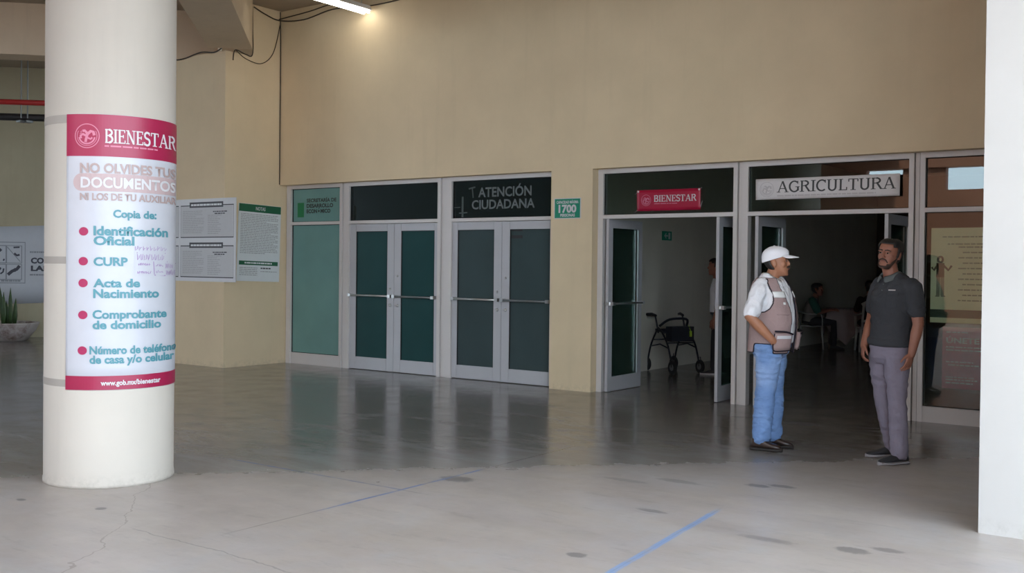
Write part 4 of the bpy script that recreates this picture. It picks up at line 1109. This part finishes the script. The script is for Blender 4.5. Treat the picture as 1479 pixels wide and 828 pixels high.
    st = modified(bm, 'shirt', M['white_shirt'], root, voxel=.008, smooth_it=6, wrinkle=(.011, (11, 11, 7)))
    bm = NB(); n = 24; r0, r1, r2 = [], [], []
    for i in range(n+1):
        t = .35+(2*PI-.7)*i/n
        dirv = F*math.cos(t)+Sd*math.sin(t); fr = max(0, math.cos(t))
        r0.append(bm.verts.new(V((.004, 0, 1.415-.055*fr))+dirv*(.088+.016*fr))); r1.append(bm.verts.new(V((.018, 0, 1.484-.055*fr))+dirv*(.072+.014*fr))); r2.append(bm.verts.new(V((.008, 0, 1.428-.105*fr))+dirv*(.102+.040*fr)))
    for a, b in ((r0, r1), (r1, r2)):
        for i in range(n): bm.faces.new((a[i], a[i+1], b[i+1], b[i]))
    modified(bm, 'collar', M['white_shirt'], st, solid=.005, subsurf=1)
    # vest: open front, arm holes, piping, pockets, strip
    rows = refine([(.80, .006, .150, .165)]+[r for r in TOR if .85 < r[0] < 1.43], 8); seg = 128; bm = NB(); vs = {}
    def vp(i, s):
        if (i, s) not in vs:
            z, x, a, b = rows[i]; t = 2*PI*s/seg; c, sn = math.cos(t), math.sin(t)
            c = math.copysign(abs(c)**(2/2.3), c); sn = math.copysign(abs(sn)**(2/2.3), sn)
            flare = .004*max(0, (1.0-z)/.2)
            vs[i, s] = bm.verts.new(V((x, 0, z))+F*(a+.022+flare)*c+Sd*(b+.022+flare)*sn)
        return vs[i, s]
    for i in range(len(rows)-1):
        z = (rows[i][0]+rows[i+1][0])/2
        for s in range(seg):
            t = 2*PI*(s+.5)/seg; t = t if t <= PI else t-2*PI
            gap = .17+ .04*max(0, (1.05-z)/.2) + (.34*max(0, (z-1.15)/.25))
            if abs(t) < gap: continue
            if z > 1.15:
                hw = .62*math.sqrt(max(0, 1-((z-1.30)/.15)**2)) if z < 1.30 else .62-.25*(z-1.30)/.12
                if abs(abs(t)-1.62) < hw and z < 1.405: continue
            if z < .88 and abs(abs(t)-1.45) < .42: continue              # side vent where the hand enters the pocket
            bm.faces.new((vp(i, s), vp(i, (s+1) % seg), vp(i+1, (s+1) % seg), vp(i+1, s)))
    bmesh.ops.smooth_vert(bm, verts=[v for v in bm.verts], factor=.5, use_axis_x=True, use_axis_y=True, use_axis_z=True)
    for _ in range(5): bmesh.ops.smooth_vert(bm, verts=[v for v in bm.verts], factor=.5, use_axis_x=True, use_axis_y=True, use_axis_z=True)
    pip = boundary_piping(bm, .0055)
    ve = modified(bm, 'vest', M['vest'], root, solid=.010, offset=0, smooth_it=1)
    obj('piping', pip, M['vest_trim'], ve, smooth=True)
    def on_vest(t, z, off):
        for a, b in zip(TOR, TOR[1:]):
            if a[0] <= z <= b[0]:
                f = (z-a[0])/(b[0]-a[0]); x, ra, rb = (a[k_]+(b[k_]-a[k_])*f for k_ in (1, 2, 3)); break
        else: x, ra, rb = TOR[0][1:]
        c, sn = math.cos(t), math.sin(t); c = math.copysign(abs(c)**(2/2.3), c); sn = math.copysign(abs(sn)**(2/2.3), sn)
        return V((x, 0, z))+F*(ra+off)*c+Sd*(rb+off)*sn
    def vest_patch(name, t0, t1, z0, z1, off, mat, th, nu=8):
        bm = NB(); patch(bm, t0, t1, z0, z1, on_vest, off, nu, 4); return modified(bm, name, mat, ve, solid=th, offset=0)
    vest_patch('reflective_strip', -.98, -.32, 1.262, 1.312, .030, M['reflective'], .005)
    vest_patch('reflective_strip', .32, .98, 1.262, 1.312, .030, M['reflective'], .005)
    for sg_ in (-1, 1):
        pk_ = vest_patch('pocket', sg_*.28, sg_*1.05, .835, .975, .047, M['vest'], .03)
        bm = NB(); p = [on_vest(sg_*t, z, .066) for t, z in ((.27, .965), (.6, .985), (1.06, .99))]; tube(bm, curve_pts(p, 4), .007, 8); obj('piping', bm, M['vest_trim'], pk_, smooth=True)
        bm = NB(); p = [on_vest(sg_*t, z, .064) for t, z in ((.27, .835), (.6, .830), (1.04, .838), (1.06, .97))]; tube(bm, curve_pts(p, 4), .0045, 8); obj('piping', bm, M['vest_trim'], pk_, smooth=True)
        bm = NB(); patch(bm, sg_*.34, sg_*.95, .93, .955, on_vest, .067, 6, 1); obj('pocket_print', bm, M['white_ink'], pk_)
    bm = NB(); p = [on_vest(-t, 1.125, .030) for t in (.34, .6, .95)]; tube(bm, curve_pts(p, 4), .004, 6); obj('chest_pocket_seam', bm, M['vest'], ve, smooth=True)
    vest_patch('chest_badge', -.56, -.44, 1.205, 1.225, .029, M['reflective'], .004, 3)
    # jeans, belt, boots
    bm = NB()
    tube(bm, [V((.008, 0, .985)), V((.006, 0, .90)), V((.002, 0, .82)), V((.004, 0, .765))], [(.160, .168), (.168, .180), (.150, .180), (.105, .160)], 24, side=F)
    for (h_, k_, an), q in zip(legs, (0, 1)):
        tube(bm, [h_, h_.lerp(k_, .35), h_.lerp(k_, .75), k_, k_.lerp(an, .3), k_.lerp(an, .7), an+V((.004, 0, .02))], [.106, .100, .084, .078, .079, .074, .072], 18, round_ends=1)
        for zf, rr in ((.12, .083), (.62, .079), (.80, .079), (.93, .078)):
            c = k_.lerp(an, zf); tube(bm, [c+V((-.012, 0, .010)), c+V((.012, 0, -.006))], [(rr, rr*.98)]*2, 16, side=Sd)
    modified(bm, 'jeans', M['denim'], root, voxel=.007, smooth_it=4, wrinkle=(.013, (6, 6, 15)))
    bm = NB(); tube(bm, [V((.010, 0, .952)), V((.010, 0, .988))], [(.178, .186)]*2, 32, side=F); obj('belt', bm, M['vest_trim'], root, smooth=True)
    shoe(root, (-.145, -.10, 0), (.97, -.20, 0), .258, (M['leather'], M['sole_dark']), h=.105, width=.050, name='boot')
    shoe(root, (-.055, .085, 0), (.98, -.12, 0), .258, (M['leather'], M['sole_dark']), h=.105, width=.050, name='boot')
    return root
man_in_cap()

# ---- man in the polo shirt, turned towards the left of the picture
def man_in_polo():
    root = person_root('person', (-2.335, -2.315), 'person with short beard in charcoal polo shirt and grey trousers, arms hanging')
    A = math.radians(-136); F = V((math.cos(A), math.sin(A), 0)); Sd = V((-F.y, F.x, 0))      # forward; left is towards the right of the picture
    H = head_frame((-.052, -.02, 1.508), (-.50, -.87, .0), (.10, -.03, 1))
    TOR = [(.80, -.020, .116, .156), (.90, -.022, .120, .160), (1.00, -.022, .118, .156), (1.10, -.020, .120, .158), (1.20, -.014, .124, .168), (1.30, -.006, .118, .172), (1.37, -.004, .098, .158), (1.42, -.008, .078, .112), (1.455, -.018, .063, .075), (1.48, -.026, .056, .060)]
    def torso(bm, grow=0, lo=0, hi=99):
        rows = [r for r in TOR if lo <= r[0] <= hi]
        tube(bm, [V((x, 0, z)) for z, x, a, b in rows], [(a+grow, b+grow) for z, x, a, b in rows], 28, side=F, power=2.3)
    nearA = dict(s=V((.012, 0, 1.372))+Sd*.172, e=V((.172, -.185, 1.085)), w=V((.128, -.215, .868)), h=V((.105, -.225, .78)))
    farA = dict(s=V((-.005, 0, 1.375))-Sd*.160, e=V((-.172, .16, 1.10)), w=V((-.222, .045, .905)), h=V((-.232, .02, .82)))
    legs = ((V((-.095, .070, .82)), V((-.072, .085, .48)), V((.006, .150, .085))), (V((.020, -.075, .82)), V((.030, -.085, .48)), V((.052, -.150, .085))))
    bm = NB(); head_shape(bm, H); torso(bm, -.018)
    tube(bm, [V((-.022, 0, 1.43)), V((-.035, -.008, 1.49)), V((-.048, -.012, 1.56))], [(.064, .062), (.058, .058), (.060, .060)], 16, side=F)
    for a in (nearA, farA):
        m1 = a['s'].lerp(a['e'], .5); m2 = a['e'].lerp(a['w'], .35)
        tube(bm, [a['s'], m1, a['e'], m2, a['w'], a['w'].lerp(a['h'], .2)], [.056, .050, .042, .042, .029, .028], 14, round_ends=2)
    hand(bm, nearA['w'], nearA['h']-nearA['w'], V((-.75, .5, -.1)), F, .5)
    hand(bm, farA['w'], farA['h']-farA['w'], V((.75, .1, -.2)), V((.55, -.8, 0)), .85)
    for h_, k_, an in legs:
        tube(bm, [h_, k_, an+V((0, 0, -.02))], [.07, .05, .038], 12)
        d_ = V((-.9, -.4, 0)) if h_.x < 0 else V((-.8, -.6, 0))
        tube(bm, [an+V((0, 0, -.045))-d_*.01, an+d_*.08+V((0, 0, -.060))], [.022, .018], 10, round_ends=1)
    modified(bm, 'body', M['skin_brown'], root, voxel=.0048, smooth_it=3)
    face_parts(root, H)
    T = lambda p: H @ V(p)
    # hair, beard, moustache
    def hairkeep(z, t):
        a = abs(t)
        if a < .75: return z > .188
        if a < 1.25: return z > .165
        if a < 1.55: return z > .085
        if a < 1.95: return z > .135
        return z > .045
    bm = NB(); head_grid(bm, refine(HEAD_RINGS, 4), H, .008, 64, hairkeep)
    bm.faces.new([v for v in [bm.verts.new(T((-.011+.02*math.cos(t*PI/8), 0.026*math.sin(t*PI/8), .2325))) for t in range(16)]])
    modified(bm, 'hair', M['hair'], root, solid=.013, offset=0.2, smooth_it=8)
    def beardkeep(z, t):
        a = abs(t)
        if z < .024: return a < 1.6
        if a < .62: return False
        return a < 1.55 and z < (.036 if a < 1.0 else .036+.06*(a-1.0)/.5)
    bm = NB(); head_grid(bm, refine(HEAD_RINGS), H, .0055, 64, beardkeep)
    modified(bm, 'beard', M['beard'], root, solid=.006, offset=0, smooth_it=5)
    bm = NB(); tube(bm, [T((.082, -.034, .048)), T((.092, -.026, .066)), T((.1025, 0, .075)), T((.092, .026, .066)), T((.082, .034, .048))], [(.004, .006), (.005, .007), (.005, .007), (.005, .007), (.004, .006)], 10, round_ends=2); obj('moustache', bm, M['beard'], root, smooth=True)
    # polo shirt
    bm = NB(); torso(bm, .012, .9, 1.47)
    tube(bm, [V((-.034, 0, .905)), V((-.032, 0, .95))], [(.136, .180)]*2, 28, side=F, power=2.3)
    for a in (nearA, farA):
        tube(bm, [V((-.014, 0, 1.425)), V((-.006, 0, 1.412)).lerp(a['s'], .55), a['s']+V((0, 0, -.004))], [.052, .060, .066], 14, round_ends=1)
        tube(bm, [a['s']+V((0, 0, -.012)), a['s'].lerp(a['e'], .3), a['s'].lerp(a['e'], .55), a['s'].lerp(a['e'], .66)], [.064, .069, .069, .071], 16, round_ends=1)
    po = modified(bm, 'polo_shirt', M['charcoal_polo'], root, voxel=.008, smooth_it=10, wrinkle=(.009, (7, 7, 11)))
    bm = NB(); n = 24; r0, r1, r2 = [], [], []
    for i in range(n+1):
        t = .22+(2*PI-.44)*i/n
        dv = F*math.cos(t)+Sd*math.sin(t); fr = max(0, math.cos(t))
        r0.append(bm.verts.new(V((-.026, -.004, 1.452-.035*fr))+dv*(.075+.012*fr))); r1.append(bm.verts.new(V((-.036, -.008, 1.503-.040*fr))+dv*(.066+.008*fr))); r2.append(bm.verts.new(V((-.026, -.004, 1.452-.058*fr))+dv*(.094+.016*fr)))
    for a, b in ((r0, r1), (r1, r2)):
        for i in range(n): bm.faces.new((a[i], a[i+1], b[i+1], b[i]))
    tag(modified(bm, 'collar', M['grey_collar'], po, solid=.005, subsurf=1), 'lighter grey collar')
    def on_sh(t, z, off):
        for a, b in zip(TOR, TOR[1:]):
            if a[0] <= z <= b[0]:
                f = (z-a[0])/(b[0]-a[0]); x, ra, rb = (a[k_]+(b[k_]-a[k_])*f for k_ in (1, 2, 3)); break
        c, sn = math.cos(t), math.sin(t); c = math.copysign(abs(c)**(2/2.3), c); sn = math.copysign(abs(sn)**(2/2.3), sn)
        return V((x, 0, z))+F*(ra+off)*c+Sd*(rb+off)*sn
    bm = NB(); patch(bm, .30, .66, 1.338, 1.346, on_sh, .0185, 8, 1); obj('chest_mark', bm, M['pale_ink'], po)
    bm = NB(); p = [on_sh(t, z, .015) for t, z in ((.25, 1.325), (.25, 1.215), (.55, 1.20), (.82, 1.215), (.82, 1.325))]; tube(bm, p, .003, 6); obj('chest_pocket', bm, M['charcoal_polo'], po, smooth=True)
    for z in (1.385, 1.34):
        bm = NB(); ball(bm, on_sh(0, z, .016), .006, 8, 6); obj('button', bm, M['grey_collar'], po, smooth=True)
    # trousers, shoes
    bm = NB()
    tube(bm, [V((-.032, 0, .955)), V((-.034, 0, .88)), V((-.036, 0, .81)), V((-.036, 0, .765))], [(.122, .165), (.126, .170), (.118, .168), (.085, .150)], 24, side=F)
    for h_, k_, an in legs:
        tube(bm, [h_, h_.lerp(k_, .35), h_.lerp(k_, .75), k_, k_.lerp(an, .3), k_.lerp(an, .7), an+V((0, 0, .0))], [.092, .087, .073, .067, .068, .064, .064], 18, round_ends=1)
        for zf, rr in ((.82, .067), (.94, .069)):
            c = k_.lerp(an, zf); tube(bm, [c+V((-.012, 0, .012)), c+V((.012, 0, -.006))], [(rr, rr)]*2, 16, side=Sd)
    modified(bm, 'trousers', M['grey_trousers'], root, voxel=.007, smooth_it=4, wrinkle=(.011, (7, 7, 10)))
    s1 = shoe(root, (.045, .170, 0), (-.93, -.36, 0), .262, (M['shoe_black'], M['sole_grey']), h=.085, width=.049)
    s2 = shoe(root, (.112, -.105, 0), (-.80, -.60, 0), .262, (M['shoe_black'], M['sole_grey']), h=.085, width=.049)
    return root
man_in_polo()

# ------------------------------------------------------------------ LOBBY
M['walker_frame'] = plain('black_walker_tube', (0.012, 0.012, 0.015), 0.35, 0.4)
M['walker_bag'] = fabric('black_walker_bag', (0.016, 0.018, 0.024), fold=0.3)
M['lime'] = plain('lime_tag', (0.32, 0.50, 0.03), 0.5)
M['plastic'] = plain('white_chair_plastic', (0.34, 0.335, 0.30), 0.45)
M['cloth_white'] = fabric('white_tablecloth', (0.30, 0.25, 0.235), fold=0.3)
M['pale_top'] = fabric('pale_grey_top', (0.20, 0.185, 0.165), fold=0.3)
M['dark_trousers'] = fabric('dark_trousers', (0.03, 0.03, 0.035), fold=0.3)
M['wood'] = plain('dark_table_wood', (0.07, 0.04, 0.025), 0.5)
def walker():
    r = empty('rollator_walker', (-6.82, 2.74, 0), math.radians(62))
    tag(r, 'black four-wheeled walker with seat bag against the lobby wall', 'walker')
    W2 = .235
    fm = NB()
    for s in (-1, 1):
        x = s*W2
        tube(fm, curve_pts([(x, -.30, .10), (x, -.20, .38), (x, -.06, .56), (x, .06, .64)], 5), .0135, 8)      # front leg
        tube(fm, curve_pts([(x, .32, .10), (x, .24, .36), (x, .10, .58), (x, .05, .64)], 5), .0135, 8)         # rear leg
        tube(fm, [(x, -.205, .36), (x, .0, .405), (x, .24, .36)], .010, 8)                                       # side brace
        tube(fm, [(x, .05, .56), (x, .10, .72), (x, .13, .80)], .012, 8)                                         # handle post
    tube(fm, [(-W2, -.16, .43), (W2, -.16, .43)], .010, 8); tube(fm, [(-W2, .16, .46), (W2, .16, .46)], .010, 8); tube(fm, [(-W2, -.06, .57), (W2, -.06, .57)], .010, 8)
    obj('frame', fm, M['walker_frame'], r, smooth=True)
    for s in (-1, 1):
        x = s*W2
        b = NB(); tube(b, [(x, .12, .805), (x*1.05, .20, .825), (x*1.25, .30, .815)], [.019, .021, .020], 12, round_ends=2); h = obj('handle_grip', b, M['black'], r, smooth=True)
        b = NB(); tube(b, curve_pts([(x*.9, .14, .785), (x*.95, .22, .77), (x*1.2, .30, .772)], 4), .006, 8); obj('brake_lever', b, M['steel'], h, smooth=True)
        for y in (-.31, .33):
            b = NB(); bmesh.ops.create_cone(b, cap_ends=True, segments=24, radius1=.098, radius2=.098, depth=.028, matrix=Matrix.Translation((x, y, .098)) @ Matrix.Rotation(PI/2, 4, 'Y'))
            wv = obj('wheel', b, M['black'], r, bevel=.006)
            b = NB(); bmesh.ops.create_cone(b, cap_ends=True, segments=16, radius1=.045, radius2=.045, depth=.034, matrix=Matrix.Translation((x, y, .098)) @ Matrix.Rotation(PI/2, 4, 'Y')); obj('hub', b, M['bar_dark'], wv)
            b = NB(); 
            for q in (-.022, .022): rod(b, (x+q, y, .098), (x+q*.6, y*.96, .235), .007, 6)
            obj('wheel_fork', b, M['walker_frame'], wv, smooth=True)
    b = NB(); bx(b, -.205, .205, -.10, .17, .575, .615); obj('seat', b, M['walker_bag'], r, bevel=.015)
    b = NB(); bx(b, -.19, .19, -.22, -.075, .45, .66); obj('bag', b, M['walker_bag'], r, bevel=.03)
    b = NB(); tube(b, curve_pts([(-W2, .02, .66), (-.14, -.10, .76), (.14, -.10, .76), (W2, .02, .66)], 5), (.018), 10); obj('back_strap', b, M['walker_bag'], r, smooth=True)
    b = NB(); bx(b, .105, .135, -.245, -.225, .52, .60); tube(b, [(.12, -.235, .60), (.11, -.20, .68)], .006, 6); obj('hang_tag', b, M['lime'], r)
walker()
def plastic_chair(loc, rz, label):
    r = tag(empty('plastic_chair', loc, rz), label, 'chair')                       # sitter faces +y
    b = NB(); n = 8
    g = [[b.verts.new((-.21+.42*i/n, -.20+.41*j/n, .43-.018*math.sin(PI*i/n)*math.sin(PI*j/n)+(.012 if j == 0 else 0))) for i in range(n+1)] for j in range(n+1)]
    for j in range(n):
        for i in range(n): b.faces.new((g[j][i], g[j][i+1], g[j+1][i+1], g[j+1][i]))
    modified(b, 'seat', M['plastic'], r, solid=.014, subsurf=1)
    b = NB()
    for x0, x1 in ((-.20, -.155), (.155, .20), (-.105, -.065), (-.02, .02), (.065, .105)):
        tube(b, [((x0+x1)/2, -.19, .42), ((x0+x1)/2, -.235, .62), ((x0+x1)/2*.95, -.28, .86)], [((x1-x0)/2, .011)]*3, 8, side=V((1, 0, 0)))
    tube(b, curve_pts([(-.20, -.275, .85), (-.1, -.292, .90), (.1, -.292, .90), (.20, -.275, .85)], 4), [(.035, .012)]*13, 8, side=V((0, 0, 1)))
    tube(b, [(-.2, -.222, .56), (0, -.24, .57), (.2, -.222, .56)], [(.022, .011)]*3, 8, side=V((0, 0, 1)))
    obj('backrest', b, M['plastic'], r, smooth=True)
    for sx_, sy_ in ((-1, -1), (1, -1), (-1, 1), (1, 1)):
        b = NB(); tube(b, [(sx_*.195, sy_*.185, .43), (sx_*.225, sy_*.22, 0.0)], [(.026, .018), (.020, .014)], 8); obj('leg', b, M['plastic'], r, smooth=True)
    for s in (-1, 1):
        b = NB(); tube(b, curve_pts([(s*.20, -.25, .70), (s*.235, -.08, .665), (s*.235, .15, .655), (s*.225, .19, .60), (s*.215, .195, .43)], 4), [(.024, .011)]*17, 8, side=V((1, 0, 0))); obj('armrest', b, M['plastic'], r, smooth=True)
    return r
def figure(name, loc, rz, label, hip, chest, neck, head, hfwd, arms, legs, mats, wid=.17):
    """clothed figure facing +x; arms: (shoulder, elbow, wrist, fingertip dir); legs: (hip, knee, ankle)"""
    r = tag(empty(name, loc, rz), label, 'person')
    skin, top, low, shoes, hairm = mats
    H = head_frame(head, hfwd); F = V((1, 0, 0))
    b = NB(); head_shape(b, H); nk = V(neck)
    tube(b, [nk-V((0, 0, .04)), nk+V((.01, 0, .03)), V(head)+V((-.0, 0, .07))], [.062, .055, .058], 12, side=F)
    tube(b, [V(hip), V(chest), nk], [(.10, .14), (.10, .15), (.06, .08)], 16, side=F)
    for s, e, w_, d_ in arms:
        s, e, w_ = V(s), V(e), V(w_)
        tube(b, [s, s.lerp(e, .5), e, e.lerp(w_, .4), w_], [.05, .046, .038, .038, .027], 10, round_ends=2)
        hand(b, w_, V(d_), V((0, -s.y, -.4)), V((.3, -s.y, .6)), .5)
    for h_, k_, an in legs:
        tube(b, [V(h_), V(k_), V(an)], [.07, .048, .036], 10)
        tube(b, [V(an)+V((-.02, 0, -.035)), V(an)+V((.11, 0, -.05))], [.03, .024], 8, round_ends=1)
    modified(b, 'body', skin, r, voxel=.007, smooth_it=2)
    b = NB(); head_grid(b, refine(HEAD_RINGS), H, .008, 32, lambda z, t: z > (.185 if abs(t) < .9 else .160 if abs(t) < 1.45 else .105 if abs(t) < 1.62 else .145 if abs(t) < 1.95 else .04))
    b.faces.new([b.verts.new(H @ V((-.011+.02*math.cos(t*PI/8), 0.026*math.sin(t*PI/8), .2325))) for t in range(16)])
    modified(b, 'hair', hairm, r, solid=.016, offset=.2, smooth_it=2)
    b = NB(); hp, ch = V(hip), V(chest)
    tube(b, [hp-V((0, 0, .02)), hp.lerp(ch, .4), ch, ch.lerp(nk, .6), nk], [(.135, wid), (.128, wid-.005), (.125, wid+.01), (.09, wid-.03), (.062, .07)], 20, side=F, power=2.3)
    for s, e, w_, d_ in arms:
        s, e = V(s), V(e); tube(b, [s, s.lerp(e, .5), s.lerp(e, .8)], [.066, .064, .064], 12, round_ends=1)
    modified(b, 'shirt', top, r, voxel=.011, smooth_it=4)
    b = NB(); tube(b, [hp+V((0, 0, .05)), hp-V((0, 0, .06))], [(.128, wid-.008), (.125, wid-.01)], 16, side=F, power=2.3)
    for h_, k_, an in legs:
        h_, k_, an = V(h_), V(k_), V(an); tube(b, [h_, h_.lerp(k_, .5), k_, k_.lerp(an, .5), an+V((0, 0, .02))], [.088, .078, .066, .062, .058], 14, round_ends=1)
    modified(b, 'trousers', low, r, voxel=.011, smooth_it=4)
    for h_, k_, an in legs:
        an = V(an); shoe(r, (an.x-.065, an.y, 0), (1, 0, 0), .26, shoes)
    return r
# standing person half hidden by the open door leaf
figure('person', (-6.17, 2.84, 0), math.radians(200), 'person in white shirt and dark trousers standing half behind an open door leaf',
    (0, 0, .90), (.01, 0, 1.20), (.03, 0, 1.36), (.06, 0, 1.40), (1, .1, 0),
    (((.0, -.19, 1.29), (-.03, -.24, 1.02), (.05, -.23, .79), (.3, 0, -1)), ((.0, .19, 1.29), (-.03, .24, 1.02), (.05, .23, .79), (.3, 0, -1))),
    (((0, -.09, .84), (.02, -.10, .46), (-.03, -.10, .085)), ((0, .09, .84), (.04, .10, .46), (.05, .10, .085))),
    (M['skin_brown'], M['white_shirt'], M['dark_trousers'], (M['shoe_black'], plain('white_sole', (0.6, 0.6, 0.6), 0.6)), M['hair']))
def seat_pose(dy=0):
    return dict(hip=(-.02, 0, .53), chest=(.03, 0, .82), neck=(.09, 0, .985), head=(.13, 0, 1.01))
mt = (M['skin_brown'], M['pale_top'], M['dark_trousers'], (M['shoe_black'], M['sole_dark']), M['hair'])
LA = math.radians(20)
plastic_chair((-6.86, 8.45, 0), LA-PI/2, 'pale plastic chair under the seated person in the pale top')
pr1 = figure('person', (-6.86, 8.45, 0), LA, 'person with dark hair in pale top seated at the cloth-covered lobby table', (-.05, 0, .53), (.0, 0, .82), (.06, 0, .975), (.10, 0, 1.00), (1, 0, -.25),
    (((.01, -.18, .90), (.12, -.24, .68), (.34, -.17, .74), (1, .1, .05)), ((.01, .18, .90), (.12, .24, .68), (.34, .17, .74), (1, -.1, .05))),
    (((.0, -.09, .52), (.40, -.11, .50), (.40, -.11, .085)), ((.0, .09, .52), (.40, .11, .50), (.36, .11, .085))), mt)
for s in (-1, 1):
    b = NB(); tube(b, [V((.01, s*.18, .905)), V((.07, s*.212, .79)), V((.105, s*.232, .72))], [.074, .073, .072], 14, round_ends=1); obj('sleeve', b, M['teal_cloth'], pr1, smooth=True)['label'] = 'dark green sleeve'
# table with a white cloth laid corner-wise
tb = tag(empty('lobby_table', (-6.42, 9.0, 0), LA), 'small dark table under a white cloth in the lobby', 'table')
obj('table_top', box(-.31, .31, -.31, .31, .72, .75), M['wood'], tb, bevel=.006)
for sx_ in (-1, 1):
    for sy_ in (-1, 1): obj('leg', box(sx_*.27-.022, sx_*.27+.022, sy_*.27-.022, sy_*.27+.022, 0, .72), M['wood'], tb, bevel=.004)
b = NB(); n = 32; L = .72
gr = []
for j in range(n+1):
    row = []
    for i in range(n+1):
        u, v = (-1+2*i/n)*L, (-1+2*j/n)*L
        x, y = (u-v)*R45, (u+v)*R45                                     # corners hang over the middle of each side
        cx_, cy_ = max(-.32, min(.32, x)), max(-.32, min(.32, y)); d = math.hypot(x-cx_, y-cy_)
        z = .754-d*.96; k_ = min(1, d*3)
        row.append(b.verts.new((cx_+(x-cx_)*.13+.02*k_*math.sin(y*17), cy_+(y-cy_)*.13+.02*k_*math.sin(x*17), max(.02, z))))
    gr.append(row)
for j in range(n):
    for i in range(n): b.faces.new((gr[j][i], gr[j][i+1], gr[j+1][i+1], gr[j+1][i]))
tc = modified(b, 'tablecloth', M['cloth_white'], None, solid=.004, offset=1); tc.location = (-6.42, 9.0, 0); tc.rotation_euler = (0, 0, LA)
tag(tc, 'white cloth draped cornerwise over the lobby table', 'tablecloth')
# second seated person, back to the door
plastic_chair((-5.80, 8.55, 0), math.radians(28), 'white plastic chair seen from behind, under the seated person in black')
figure('person', (-5.80, 8.55, 0), math.radians(118), 'person in black top seated with their back to the doorway', (-.05, 0, .53), (-.02, 0, .84), (.03, 0, 1.03), (.06, 0, 1.06), (1, 0, -.2),
    (((-.02, -.18, .95), (.08, -.24, .72), (.30, -.15, .70), (1, .1, .0)), ((-.02, .18, .95), (.08, .24, .72), (.30, .15, .70), (1, -.1, .0))),
    (((.0, -.09, .52), (.40, -.11, .50), (.40, -.11, .085)), ((.0, .09, .52), (.40, .11, .50), (.36, .11, .085))),
    (M['skin_brown'], M['black_cloth'], M['dark_trousers'], (M['shoe_black'], M['sole_dark']), M['hair']))
